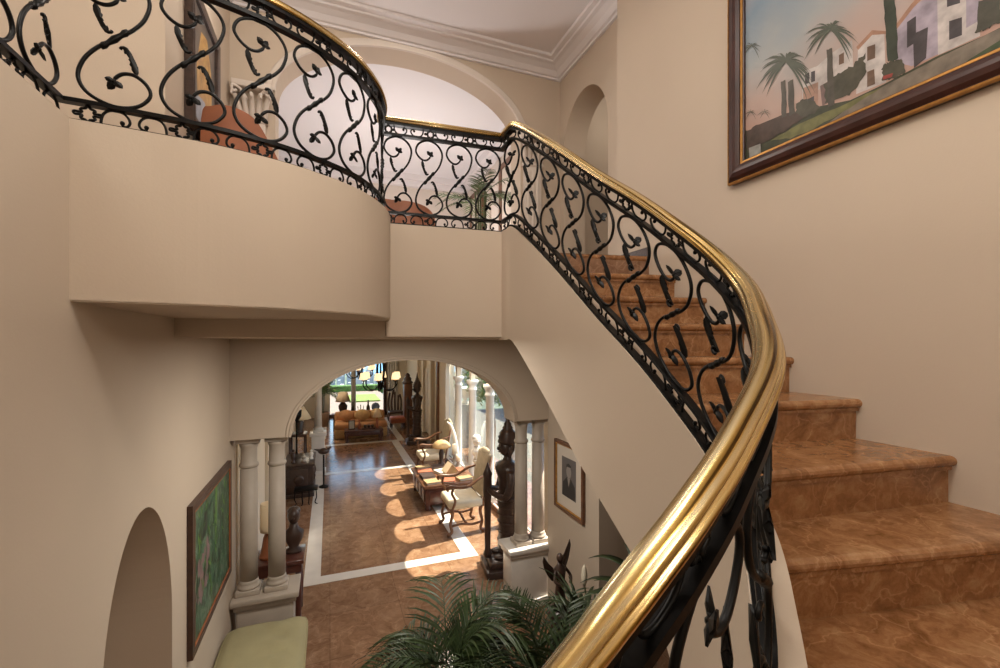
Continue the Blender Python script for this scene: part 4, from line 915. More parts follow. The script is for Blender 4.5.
FROND = [[(1.802,4.822),(1.826,4.818),(1.849,4.806),(1.87,4.787),(1.889,4.759),(1.907,4.723),(1.924,4.68),(1.924,4.68),(1.903,4.717),(1.882,4.747),(1.861,4.773),(1.84,4.793),(1.819,4.808),(1.799,4.817)],[(1.802,4.823),(1.83,4.824),(1.857,4.819),(1.883,4.805),(1.907,4.783),(1.93,4.752),(1.952,4.714),(1.952,4.714),(1.927,4.746),(1.901,4.771),(1.876,4.79),(1.85,4.805),(1.825,4.814),(1.8,4.817)],[(1.802,4.822),(1.825,4.83),(1.848,4.832),(1.87,4.827),(1.891,4.815),(1.911,4.797),(1.929,4.773),(1.929,4.773),(1.909,4.79),(1.887,4.803),(1.866,4.812),(1.844,4.818),(1.822,4.819),(1.8,4.817)],[(1.802,4.822),(1.836,4.834),(1.87,4.837),(1.903,4.831),(1.934,4.816),(1.965,4.793),(1.994,4.76),(1.994,4.76),(1.963,4.786),(1.931,4.805),(1.899,4.817),(1.866,4.823),(1.833,4.823),(1.8,4.817)],[(1.801,4.822),(1.828,4.837),(1.854,4.845),(1.88,4.846),(1.905,4.84),(1.929,4.828),(1.952,4.809),(1.952,4.809),(1.928,4.822),(1.904,4.83),(1.879,4.833),(1.853,4.832),(1.827,4.827),(1.801,4.818)],[(1.8,4.822),(1.829,4.844),(1.857,4.86),(1.885,4.869),(1.913,4.871),(1.94,4.866),(1.966,4.853),(1.966,4.853),(1.942,4.861),(1.915,4.863),(1.889,4.859),(1.86,4.851),(1.831,4.837),(1.801,4.818)],[(1.8,4.822),(1.827,4.846),(1.854,4.864),(1.88,4.876),(1.907,4.88),(1.933,4.878),(1.958,4.869),(1.958,4.869),(1.935,4.874),(1.911,4.874),(1.885,4.868),(1.859,4.856),(1.831,4.84),(1.802,4.818)],[(1.8,4.821),(1.821,4.843),(1.841,4.86),(1.862,4.872),(1.883,4.877),(1.904,4.877),(1.924,4.871),(1.924,4.871),(1.907,4.874),(1.888,4.872),(1.869,4.865),(1.848,4.854),(1.825,4.838),(1.802,4.819)],[(1.799,4.821),(1.825,4.853),(1.85,4.878),(1.876,4.896),(1.902,4.906),(1.928,4.909),(1.954,4.904),(1.954,4.904),(1.932,4.907),(1.909,4.903),(1.885,4.892),(1.859,4.874),(1.831,4.85),(1.802,4.819)],[(1.799,4.82),(1.819,4.851),(1.839,4.875),(1.86,4.893),(1.881,4.904),(1.903,4.908),(1.924,4.905),(1.924,4.905),(1.907,4.907),(1.889,4.902),(1.87,4.891),(1.849,4.873),(1.827,4.849),(1.803,4.819)],[(1.799,4.82),(1.808,4.841),(1.818,4.858),(1.829,4.87),(1.84,4.878),(1.852,4.881),(1.865,4.88),(1.865,4.88),(1.857,4.882),(1.849,4.879),(1.84,4.871),(1.829,4.859),(1.817,4.842),(1.803,4.82)],[(1.799,4.819),(1.806,4.845),(1.813,4.865),(1.822,4.88),(1.831,4.889),(1.842,4.893),(1.852,4.891),(1.852,4.891),(1.847,4.895),(1.841,4.893),(1.834,4.884),(1.825,4.869),(1.815,4.848),(1.803,4.821)],[(1.799,4.819),(1.801,4.837),(1.805,4.851),(1.81,4.862),(1.815,4.868),(1.822,4.871),(1.829,4.869),(1.829,4.869),(1.828,4.873),(1.825,4.872),(1.822,4.867),(1.817,4.856),(1.811,4.841),(1.803,4.821)],[(1.798,4.818),(1.794,4.836),(1.79,4.849),(1.788,4.858),(1.787,4.862),(1.788,4.861),(1.788,4.856),(1.788,4.856),(1.793,4.865),(1.797,4.869),(1.8,4.866),(1.802,4.857),(1.803,4.843),(1.803,4.822)],[(1.799,4.818),(1.788,4.835),(1.78,4.847),(1.772,4.854),(1.767,4.856),(1.762,4.852),(1.759,4.843),(1.759,4.843),(1.768,4.856),(1.776,4.864),(1.784,4.864),(1.791,4.857),(1.798,4.843),(1.803,4.822)],[(1.799,4.818),(1.782,4.83),(1.768,4.837),(1.755,4.839),(1.744,4.836),(1.735,4.828),(1.727,4.815),(1.727,4.815),(1.74,4.833),(1.753,4.845),(1.766,4.851),(1.779,4.848),(1.791,4.839),(1.803,4.822)],[(1.799,4.818),(1.78,4.826),(1.763,4.829),(1.748,4.828),(1.735,4.822),(1.723,4.812),(1.713,4.797),(1.713,4.797),(1.728,4.818),(1.743,4.832),(1.758,4.84),(1.773,4.841),(1.788,4.835),(1.803,4.822)],[(1.799,4.817),(1.774,4.82),(1.751,4.817),(1.73,4.81),(1.712,4.798),(1.695,4.782),(1.68,4.762),(1.68,4.762),(1.699,4.788),(1.719,4.809),(1.74,4.823),(1.76,4.83),(1.781,4.83),(1.803,4.822)],[(1.8,4.817),(1.778,4.811),(1.758,4.803),(1.74,4.792),(1.724,4.779),(1.709,4.763),(1.696,4.744),(1.696,4.744),(1.712,4.769),(1.729,4.79),(1.747,4.806),(1.765,4.816),(1.783,4.822),(1.802,4.823)],[(1.8,4.817),(1.776,4.811),(1.755,4.801),(1.736,4.789),(1.718,4.774),(1.702,4.757),(1.687,4.737),(1.687,4.737),(1.705,4.763),(1.723,4.785),(1.742,4.803),(1.762,4.815),(1.782,4.821),(1.802,4.823)],[(1.8,4.817),(1.771,4.801),(1.744,4.781),(1.719,4.758),(1.696,4.733),(1.675,4.705),(1.655,4.674),(1.655,4.674),(1.676,4.711),(1.698,4.744),(1.722,4.771),(1.747,4.794),(1.774,4.811),(1.801,4.822)],[(1.801,4.817),(1.773,4.799),(1.748,4.778),(1.724,4.755),(1.701,4.729),(1.68,4.7),(1.661,4.668),(1.661,4.668),(1.681,4.706),(1.702,4.739),(1.725,4.767),(1.749,4.791),(1.774,4.809),(1.801,4.822)],[(1.801,4.818),(1.772,4.796),(1.746,4.77),(1.721,4.742),(1.697,4.712),(1.675,4.679),(1.654,4.642),(1.654,4.642),(1.675,4.684),(1.697,4.721),(1.72,4.754),(1.746,4.782),(1.772,4.804),(1.801,4.822)],[(1.801,4.818),(1.771,4.791),(1.742,4.76),(1.715,4.727),(1.69,4.69),(1.665,4.65),(1.643,4.607),(1.643,4.607),(1.665,4.655),(1.688,4.698),(1.713,4.737),(1.74,4.771),(1.769,4.799),(1.8,4.822)],[(1.802,4.818),(1.77,4.784),(1.74,4.744),(1.711,4.702),(1.683,4.655),(1.657,4.604),(1.633,4.55),(1.633,4.55),(1.655,4.608),(1.68,4.662),(1.706,4.71),(1.735,4.752),(1.766,4.79),(1.8,4.822)],[(1.802,4.819),(1.774,4.781),(1.746,4.739),(1.72,4.692),(1.695,4.642),(1.671,4.587),(1.647,4.528),(1.647,4.528),(1.668,4.59),(1.69,4.647),(1.713,4.698),(1.74,4.745),(1.768,4.785),(1.8,4.821)],[(1.802,4.819),(1.779,4.779),(1.756,4.735),(1.733,4.685),(1.711,4.63),(1.689,4.571),(1.669,4.507),(1.669,4.507),(1.686,4.573),(1.704,4.633),(1.724,4.688),(1.747,4.738),(1.772,4.782),(1.799,4.821)],[(1.556,4.845),(1.572,4.844),(1.587,4.838),(1.601,4.827),(1.614,4.81),(1.626,4.787),(1.637,4.759),(1.637,4.759),(1.623,4.782),(1.609,4.8),(1.595,4.815),(1.581,4.827),(1.567,4.835),(1.554,4.84)],[(1.556,4.845),(1.581,4.85),(1.607,4.848),(1.631,4.838),(1.654,4.821),(1.675,4.796),(1.696,4.763),(1.696,4.763),(1.673,4.79),(1.65,4.811),(1.626,4.826),(1.602,4.836),(1.578,4.841),(1.554,4.84)],[(1.555,4.844),(1.579,4.854),(1.601,4.858),(1.623,4.855),(1.645,4.845),(1.665,4.828),(1.684,4.806),(1.684,4.806),(1.664,4.823),(1.643,4.835),(1.621,4.843),(1.599,4.846),(1.577,4.846),(1.554,4.84)],[(1.555,4.844),(1.575,4.856),(1.595,4.862),(1.613,4.862),(1.632,4.857),(1.649,4.846),(1.666,4.83),(1.666,4.83),(1.649,4.841),(1.631,4.848),(1.612,4.851),(1.593,4.851),(1.574,4.848),(1.554,4.84)],[(1.554,4.844),(1.578,4.861),(1.601,4.873),(1.624,4.878),(1.646,4.877),(1.668,4.869),(1.689,4.855),(1.689,4.855),(1.668,4.865),(1.647,4.869),(1.625,4.869),(1.602,4.864),(1.579,4.854),(1.555,4.841)],[(1.554,4.844),(1.572,4.859),(1.59,4.869),(1.607,4.874),(1.623,4.874),(1.64,4.869),(1.656,4.859),(1.656,4.859),(1.641,4.865),(1.625,4.867),(1.609,4.865),(1.591,4.86),(1.573,4.852),(1.555,4.841)],[(1.554,4.843),(1.578,4.87),(1.602,4.89),(1.626,4.903),(1.649,4.91),(1.673,4.91),(1.696,4.902),(1.696,4.902),(1.675,4.907),(1.653,4.905),(1.63,4.897),(1.607,4.884),(1.581,4.865),(1.556,4.841)],[(1.554,4.843),(1.576,4.868),(1.597,4.887),(1.619,4.9),(1.641,4.906),(1.662,4.907),(1.683,4.9),(1.683,4.9),(1.664,4.904),(1.645,4.902),(1.624,4.894),(1.602,4.882),(1.579,4.864),(1.556,4.841)],[(1.553,4.843),(1.566,4.862),(1.578,4.877),(1.591,4.888),(1.604,4.894),(1.617,4.896),(1.63,4.894),(1.63,4.894),(1.62,4.895),(1.61,4.892),(1.598,4.886),(1.585,4.875),(1.571,4.86),(1.556,4.842)],[(1.553,4.843),(1.567,4.868),(1.581,4.888),(1.595,4.903),(1.609,4.913),(1.623,4.917),(1.638,4.915),(1.638,4.915),(1.627,4.916),(1.615,4.912),(1.603,4.903),(1.588,4.888),(1.573,4.868),(1.556,4.842)],[(1.553,4.842),(1.557,4.858),(1.561,4.871),(1.566,4.88),(1.572,4.886),(1.578,4.888),(1.584,4.887),(1.584,4.887),(1.582,4.89),(1.579,4.888),(1.575,4.883),(1.57,4.874),(1.564,4.86),(1.556,4.843)],[(1.553,4.841),(1.554,4.856),(1.556,4.868),(1.559,4.876),(1.562,4.881),(1.567,4.883),(1.571,4.881),(1.571,4.881),(1.571,4.885),(1.57,4.885),(1.568,4.881),(1.565,4.872),(1.561,4.86),(1.556,4.843)],[(1.553,4.841),(1.55,4.855),(1.548,4.866),(1.547,4.873),(1.547,4.877),(1.548,4.877),(1.55,4.873),(1.55,4.873),(1.552,4.88),(1.555,4.882),(1.557,4.88),(1.557,4.872),(1.557,4.86),(1.556,4.844)],[(1.553,4.841),(1.544,4.854),(1.536,4.864),(1.529,4.868),(1.523,4.869),(1.519,4.864),(1.515,4.855),(1.515,4.855),(1.523,4.868),(1.53,4.876),(1.538,4.877),(1.544,4.872),(1.551,4.861),(1.556,4.844)],[(1.553,4.841),(1.541,4.851),(1.53,4.858),(1.52,4.86),(1.512,4.857),(1.505,4.851),(1.499,4.84),(1.499,4.84),(1.509,4.855),(1.519,4.865),(1.529,4.869),(1.538,4.867),(1.547,4.859),(1.556,4.844)],[(1.553,4.84),(1.542,4.844),(1.532,4.845),(1.524,4.844),(1.516,4.84),(1.51,4.834),(1.505,4.826),(1.505,4.826),(1.514,4.839),(1.523,4.849),(1.532,4.854),(1.54,4.855),(1.548,4.852),(1.556,4.844)],[(1.553,4.84),(1.54,4.839),(1.527,4.835),(1.515,4.829),(1.505,4.822),(1.496,4.812),(1.488,4.8),(1.488,4.8),(1.499,4.817),(1.51,4.831),(1.522,4.841),(1.533,4.846),(1.544,4.847),(1.556,4.845)],[(1.554,4.84),(1.535,4.836),(1.519,4.83),(1.503,4.82),(1.49,4.809),(1.477,4.794),(1.466,4.777),(1.466,4.777),(1.48,4.799),(1.494,4.818),(1.509,4.832),(1.524,4.841),(1.54,4.845),(1.556,4.845)],[(1.554,4.84),(1.536,4.831),(1.518,4.819),(1.503,4.806),(1.488,4.79),(1.475,4.773),(1.462,4.753),(1.462,4.753),(1.476,4.778),(1.491,4.799),(1.506,4.817),(1.522,4.83),(1.538,4.84),(1.555,4.845)],[(1.554,4.84),(1.528,4.826),(1.504,4.809),(1.482,4.788),(1.462,4.765),(1.442,4.738),(1.425,4.708),(1.425,4.708),(1.444,4.743),(1.464,4.774),(1.485,4.799),(1.507,4.82),(1.531,4.835),(1.555,4.845)],[(1.554,4.84),(1.527,4.819),(1.501,4.795),(1.477,4.768),(1.454,4.737),(1.433,4.704),(1.414,4.667),(1.414,4.667),(1.434,4.708),(1.455,4.745),(1.478,4.778),(1.502,4.805),(1.528,4.827),(1.555,4.844)],[(1.555,4.841),(1.535,4.819),(1.515,4.795),(1.497,4.768),(1.479,4.738),(1.462,4.707),(1.446,4.672),(1.446,4.672),(1.461,4.71),(1.477,4.745),(1.494,4.776),(1.513,4.803),(1.533,4.825),(1.554,4.844)],[(1.555,4.841),(1.534,4.816),(1.514,4.789),(1.495,4.759),(1.476,4.726),(1.459,4.69),(1.442,4.652),(1.442,4.652),(1.458,4.694),(1.474,4.732),(1.492,4.766),(1.511,4.796),(1.532,4.822),(1.554,4.844)],[(1.556,4.841),(1.537,4.814),(1.518,4.783),(1.5,4.749),(1.483,4.712),(1.466,4.672),(1.451,4.628),(1.451,4.628),(1.464,4.674),(1.479,4.716),(1.496,4.754),(1.513,4.788),(1.533,4.818),(1.554,4.843)],[(1.556,4.842),(1.539,4.813),(1.523,4.781),(1.508,4.745),(1.492,4.706),(1.477,4.663),(1.462,4.617),(1.462,4.617),(1.474,4.665),(1.487,4.709),(1.501,4.748),(1.517,4.784),(1.535,4.816),(1.554,4.843)],[(2.022,5.051),(2.035,5.052),(2.047,5.05),(2.058,5.044),(2.068,5.035),(2.077,5.023),(2.086,5.007),(2.086,5.007),(2.076,5.02),(2.065,5.03),(2.054,5.038),(2.043,5.044),(2.032,5.047),(2.021,5.049)],[(2.022,5.051),(2.038,5.059),(2.054,5.063),(2.068,5.064),(2.083,5.061),(2.096,5.054),(2.11,5.043),(2.11,5.043),(2.096,5.051),(2.082,5.056),(2.067,5.058),(2.053,5.057),(2.037,5.054),(2.022,5.049)],[(2.021,5.051),(2.033,5.062),(2.045,5.07),(2.057,5.075),(2.068,5.077),(2.079,5.077),(2.09,5.073),(2.09,5.073),(2.08,5.075),(2.07,5.074),(2.059,5.071),(2.047,5.066),(2.035,5.059),(2.022,5.049)],[(2.021,5.05),(2.026,5.062),(2.032,5.072),(2.038,5.08),(2.045,5.084),(2.052,5.087),(2.058,5.086),(2.058,5.086),(2.054,5.087),(2.05,5.085),(2.044,5.08),(2.038,5.073),(2.03,5.063),(2.023,5.05)],[(2.021,5.049),(2.019,5.056),(2.018,5.061),(2.018,5.064),(2.019,5.066),(2.02,5.066),(2.021,5.065),(2.021,5.065),(2.022,5.068),(2.024,5.069),(2.024,5.068),(2.024,5.064),(2.024,5.059),(2.023,5.051)],[(2.021,5.049),(2.012,5.051),(2.004,5.051),(1.996,5.049),(1.99,5.046),(1.984,5.041),(1.979,5.034),(1.979,5.034),(1.986,5.044),(1.994,5.051),(2.001,5.055),(2.009,5.057),(2.016,5.055),(2.023,5.051)],[(2.021,5.049),(2.007,5.044),(1.994,5.037),(1.982,5.028),(1.971,5.018),(1.961,5.007),(1.951,4.994),(1.951,4.994),(1.962,5.01),(1.974,5.024),(1.985,5.035),(1.997,5.043),(2.01,5.048),(2.022,5.051)],[(2.022,5.049),(2.011,5.039),(2.0,5.027),(1.99,5.014),(1.98,5.0),(1.97,4.986),(1.961,4.969),(1.961,4.969),(1.97,4.988),(1.979,5.004),(1.989,5.019),(1.999,5.032),(2.01,5.042),(2.022,5.051)],[(2.022,5.05),(2.013,5.035),(2.003,5.018),(1.994,4.999),(1.985,4.978),(1.976,4.956),(1.967,4.931),(1.967,4.931),(1.974,4.956),(1.981,4.979),(1.99,5.0),(1.999,5.019),(2.01,5.036),(2.021,5.05)],[(1.934,4.597),(1.94,4.596),(1.947,4.593),(1.953,4.588),(1.958,4.582),(1.963,4.573),(1.968,4.563),(1.968,4.563),(1.962,4.572),(1.956,4.579),(1.95,4.585),(1.944,4.59),(1.939,4.593),(1.933,4.595)],[(1.933,4.597),(1.943,4.602),(1.952,4.605),(1.961,4.606),(1.97,4.604),(1.979,4.601),(1.987,4.595),(1.987,4.595),(1.979,4.599),(1.97,4.601),(1.962,4.602),(1.953,4.602),(1.943,4.599),(1.933,4.595)],[(1.933,4.596),(1.938,4.602),(1.943,4.606),(1.948,4.609),(1.952,4.61),(1.958,4.61),(1.962,4.609),(1.962,4.609),(1.959,4.61),(1.954,4.609),(1.95,4.608),(1.945,4.605),(1.939,4.601),(1.934,4.596)],[(1.933,4.596),(1.931,4.602),(1.931,4.607),(1.93,4.61),(1.93,4.612),(1.931,4.612),(1.931,4.61),(1.931,4.61),(1.932,4.613),(1.933,4.613),(1.934,4.612),(1.934,4.609),(1.934,4.604),(1.934,4.596)],[(1.933,4.595),(1.927,4.596),(1.921,4.596),(1.916,4.594),(1.911,4.592),(1.907,4.588),(1.903,4.584),(1.903,4.584),(1.908,4.59),(1.913,4.595),(1.918,4.598),(1.923,4.599),(1.929,4.599),(1.934,4.597)],[(1.933,4.595),(1.925,4.59),(1.917,4.584),(1.91,4.577),(1.903,4.569),(1.896,4.561),(1.89,4.551),(1.89,4.551),(1.897,4.562),(1.903,4.572),(1.91,4.58),(1.917,4.587),(1.925,4.593),(1.933,4.597)],[(1.934,4.596),(1.928,4.588),(1.922,4.579),(1.917,4.569),(1.911,4.558),(1.906,4.546),(1.9,4.532),(1.9,4.532),(1.905,4.546),(1.909,4.559),(1.914,4.57),(1.92,4.58),(1.926,4.589),(1.933,4.596)],[(2.029,4.643),(2.037,4.642),(2.044,4.638),(2.051,4.632),(2.057,4.624),(2.062,4.614),(2.068,4.602),(2.068,4.602),(2.061,4.612),(2.055,4.621),(2.048,4.628),(2.041,4.634),(2.035,4.639),(2.028,4.642)],[(2.029,4.643),(2.038,4.647),(2.046,4.65),(2.054,4.65),(2.062,4.648),(2.07,4.644),(2.077,4.639),(2.077,4.639),(2.07,4.643),(2.062,4.645),(2.054,4.646),(2.046,4.646),(2.038,4.645),(2.029,4.642)],[(2.028,4.643),(2.032,4.649),(2.037,4.653),(2.041,4.656),(2.046,4.658),(2.05,4.658),(2.055,4.657),(2.055,4.657),(2.052,4.658),(2.048,4.657),(2.044,4.655),(2.04,4.652),(2.035,4.648),(2.029,4.642)],[(2.028,4.642),(2.027,4.648),(2.026,4.653),(2.026,4.656),(2.027,4.658),(2.027,4.658),(2.028,4.656),(2.028,4.656),(2.029,4.659),(2.03,4.659),(2.03,4.658),(2.03,4.655),(2.03,4.65),(2.029,4.643)],[(2.028,4.642),(2.022,4.642),(2.017,4.641),(2.012,4.64),(2.007,4.638),(2.003,4.635),(2.0,4.63),(2.0,4.63),(2.004,4.636),(2.01,4.641),(2.014,4.644),(2.019,4.645),(2.024,4.645),(2.029,4.643)],[(2.029,4.642),(2.021,4.636),(2.013,4.63),(2.005,4.623),(1.998,4.614),(1.991,4.606),(1.985,4.596),(1.985,4.596),(1.991,4.607),(1.998,4.617),(2.005,4.626),(2.013,4.633),(2.02,4.639),(2.029,4.643)],[(2.029,4.642),(2.022,4.633),(2.016,4.624),(2.009,4.613),(2.003,4.601),(1.997,4.587),(1.99,4.573),(1.99,4.573),(1.996,4.588),(2.001,4.602),(2.007,4.614),(2.014,4.625),(2.021,4.635),(2.028,4.643)]]
# ------------------------------------------------------------------ pictures
def frame_on(t, axis, rect, prof, mat, sgn, name='frame'):
    """mitred moulding round rect=(a0, a1, z0, z1); prof = (outward, proud) pairs; axis 'x': hangs on an x = const wall, proud along sgn*x"""
    a0, a1, z0, z1 = rect; m = MB(); vs = []
    for (a, z, da, dz) in ((a0, z0, -1, -1), (a1, z0, 1, -1), (a1, z1, 1, 1), (a0, z1, -1, 1)):
        for o, p in prof: vs.append((sgn*p, a+da*o, z+dz*o) if axis == 'x' else (a+da*o, sgn*p, z+dz*o))
    n = len(prof)
    m.add(vs, [(k*n+i, k*n+(i+1) % n, ((k+1) % 4)*n+(i+1) % n, ((k+1) % 4)*n+i) for k in range(4) for i in range(n)])
    return m.build(name, mat, t)
def layer(m, poly, x, base, idx):
    m.cur = idx; m.add([(x, y-base[1], z-base[2]) for y, z in poly], [tuple(range(len(poly)))])
def sky_paint(name, z0, z1, ramp):
    mt, nt, b = node_mat(name); N = nt.nodes.new; L = nt.links
    tc = N('ShaderNodeTexCoord'); sp = N('ShaderNodeSeparateXYZ'); L.new(tc.outputs['Object'], sp.inputs[0])
    ns = N('ShaderNodeTexNoise'); ns.inputs['Scale'].default_value = 2.2; ns.inputs['Detail'].default_value = 6; L.new(tc.outputs['Object'], ns.inputs['Vector'])
    ma = N('ShaderNodeMapRange'); ma.inputs[1].default_value = z0; ma.inputs[2].default_value = z1; L.new(sp.outputs[2], ma.inputs[0])
    ad = N('ShaderNodeMath'); ad.operation = 'MULTIPLY_ADD'; ad.inputs[1].default_value = .55; L.new(ns.outputs['Fac'], ad.inputs[0]); L.new(ma.outputs[0], ad.inputs[2])
    sb = N('ShaderNodeMath'); sb.operation = 'SUBTRACT'; sb.inputs[1].default_value = .27; L.new(ad.outputs[0], sb.inputs[0])
    r = N('ShaderNodeValToRGB'); e = r.color_ramp.elements
    e[0].position, e[0].color = ramp[0][0], (*ramp[0][1], 1); e[1].position, e[1].color = ramp[-1][0], (*ramp[-1][1], 1)
    for p, c in ramp[1:-1]: k = e.new(p); k.color = (*c, 1)
    L.new(sb.outputs[0], r.inputs['Fac']); L.new(r.outputs['Color'], b.inputs['Base Color'])
    b.inputs['Roughness'].default_value = .3; b.inputs['Specular IOR Level'].default_value = .4
    MATS[name] = mt

# big villa landscape on the stair wall
sky_paint('art_sky', .08, 1.3, [(0, (.36, .215, .17)), (.25, (.40, .29, .25)), (.5, (.30, .315, .32)), (.75, (.19, .255, .32)), (1, (.38, .35, .38))])
AC = {'ground': (.055, .06, .035), 'road': (.20, .165, .13), 'lawn': (.06, .085, .035), 'verge': (.16, .155, .06), 'house': (.52, .47, .45), 'salmon': (.40, .24, .18), 'brickwall': (.20, .13, .12),
      'roof': (.34, .19, .13), 'lilac': (.36, .31, .37), 'dark': (.07, .06, .065), 'brown': (.16, .10, .07), 'hedge': (.075, .07, .05), 'cypress': (.045, .055, .04), 'red': (.3, .06, .05), 'rampart': (.075, .05, .04), 'trunk': (.085, .075, .06), 'tag': (.33, .33, .31)}
for k, c in AC.items(): simple('art_'+k, [x*.8 for x in c], .3, var=.3, vscale=16, spec=.4)
simple('art_frond', (.085, .095, .075), .3, spec=.4)
PX = XR-.002
rect = (.02, 2.068, 4.355, 5.75)
base = (PX, 1.05, 4.3)
t = thing('villa_painting', 'large landscape painting of white villas and palms in a dark gold lined frame', 'painting', base)
m = MB(); keys = list(AC)
m.cur = 0; m.box(-.031, -.005, rect[0]-base[1], rect[1]-base[1], rect[2]-base[2], rect[3]-base[2])
def clip(poly, zmin, ymin, ymax):
    out = poly
    for f, lim in ((lambda p: p[1]-zmin(p[0]), 0),):
        res = []
        for i in range(len(out)):
            a, b = out[i], out[(i+1) % len(out)]; fa, fb = f(a), f(b)
            if fa >= 0: res.append(a)
            if fa*fb < 0:
                q = fa/(fa-fb); res.append((a[0]+(b[0]-a[0])*q, a[1]+(b[1]-a[1])*q))
        out = res
    return out
for i, (nm, poly) in enumerate(ART):
    poly = [(max(rect[0], y), z) for y, z in poly]
    if nm == 'ground': poly = [(2.068, 4.545)]+poly[:8]+[(.5, 4.46), (rect[0], 4.46), (rect[0], rect[2]), (2.068, rect[2])]
    poly = clip(poly, lambda y: rect[2], 0, 0)
    if len(poly) > 2: layer(m, poly, -.0312-.00008*(i+1), base, 1+keys.index(nm))
for i, poly in enumerate(FROND): layer(m, [(min(2.068, y), z) for y, z in poly], -.0345-.00002*i, base, len(keys)+1)
cv = m.build('canvas', ['art_sky']+['art_'+k for k in keys]+['art_frond'], t)
shift = (rect[0]-base[1], rect[1]-base[1], rect[2]-base[2], rect[3]-base[2])
fp = [(0, .0), (0, .046), (.012, .052), (.022, .050), (.022, .06), (.045, .07), (.065, .074), (.09, .068), (.108, .05), (.118, .05), (.118, 0)]
simple('frame_wood', (.040, .014, .011), .3, var=.3, vscale=9, spec=.5)
simple('frame_gold', (.42, .21, .055), .4, metal=.7, var=.2, vscale=30)
frame_on(t, 'x', shift, fp, 'frame_wood', -1)
frame_on(t, 'x', shift, [(.006, .046), (.006, .054), (.018, .057), (.022, .05)], 'frame_gold', -1, 'gold_slip')
frame_on(t, 'x', shift, [(.112, .03), (.112, .054), (.120, .052), (.123, .03)], 'frame_gold', -1, 'gold_edge')

# green painting on the left wall, above the bench
def noise_paint(name, cols, scale, rough=.4):
    mt, nt, b = node_mat(name); N = nt.nodes.new; L = nt.links
    tc = N('ShaderNodeTexCoord'); mp = N('ShaderNodeMapping'); mp.inputs['Scale'].default_value = (1, 1, .55); L.new(tc.outputs['Object'], mp.inputs[0])
    ns = N('ShaderNodeTexNoise'); ns.inputs['Scale'].default_value = scale; ns.inputs['Detail'].default_value = 8; ns.inputs['Roughness'].default_value = .75; ns.inputs['Distortion'].default_value = 1.2; L.new(mp.outputs[0], ns.inputs['Vector'])
    r = N('ShaderNodeValToRGB'); e = r.color_ramp.elements; k0 = cols
    e[0].position, e[0].color = k0[0][0], (*k0[0][1], 1); e[1].position, e[1].color = k0[-1][0], (*k0[-1][1], 1)
    for p, c in k0[1:-1]: q = e.new(p); q.color = (*c, 1)
    L.new(ns.outputs['Fac'], r.inputs['Fac']); L.new(r.outputs['Color'], b.inputs['Base Color']); b.inputs['Roughness'].default_value = rough
    MATS[name] = mt
noise_paint('art_jungle', [(.38, (.008, .018, .014)), (.46, (.018, .055, .032)), (.52, (.035, .12, .06)), (.57, (.10, .20, .12)), (.64, (.17, .15, .14))], 11)
simple('art_stalk', (.09, .22, .04), .4, var=.4, vscale=30); simple('art_leaf', (.03, .10, .045), .4, var=.6, vscale=22); simple('art_mauve', (.20, .13, .13), .4, var=.25, vscale=12)
base = (XL+.002, 4.12, 1.05)
t = thing('jungle_painting', 'green plant painting in a dark frame on the left wall above the bench', 'painting', base)
r_ = (-.56, .57, .09, 1.0)
m = MB(); m.box(.0, .022, *r_)
random.seed(31)
m.cur = 3
for i in range(26):
    cy, cz, r0 = random.uniform(-.46, -.14), random.uniform(.34, .64), random.uniform(.02, .05)
    m.add([(.0225+.00001*i, cy+r0*cos(a)*random.uniform(.6, 1.2), cz+r0*1.5*sin(a)*random.uniform(.6, 1.2)) for a in [2*pi*k/9 for k in range(9)]], [tuple(range(9))])
m.cur = 1; m.add([(.0232, y, z) for y, z in ((.04, .45), (.08, .45), (.12, .98), (.05, .98))], [(0, 1, 2, 3)])
random.seed(8)
for i in range(90):
    m.cur = 2 if i % 3 else 1
    cy, cz, a, L_ = random.uniform(-.5, .5), random.uniform(.15, .92), random.uniform(.5, 2.6), random.uniform(.05, .15); w_ = L_*.12
    dx, dz = cos(a), sin(a); P4 = [(cy, cz), (cy+dx*L_*.5-dz*w_, cz+dz*L_*.5+dx*w_), (cy+dx*L_, cz+dz*L_), (cy+dx*L_*.5+dz*w_, cz+dz*L_*.5-dx*w_)]
    P4 = [(min(.56, max(-.55, y)), min(.99, max(.1, z))) for y, z in P4]
    m.add([(.0235+.00002*i, y, z) for y, z in P4], [(0, 1, 2, 3)])
m.build('canvas', ['art_jungle', 'art_stalk', 'art_leaf', 'art_mauve'], t)
frame_on(t, 'x', r_, [(0, 0), (0, .03), (.02, .036), (.045, .032), (.06, .034), (.06, 0)], 'wood_dark', 1)
m = MB(); frame_on(t, 'x', r_, [(-.004, .024), (-.004, .032), (.004, .034), (.006, .024)], 'terracotta', 1, 'inner_slip')

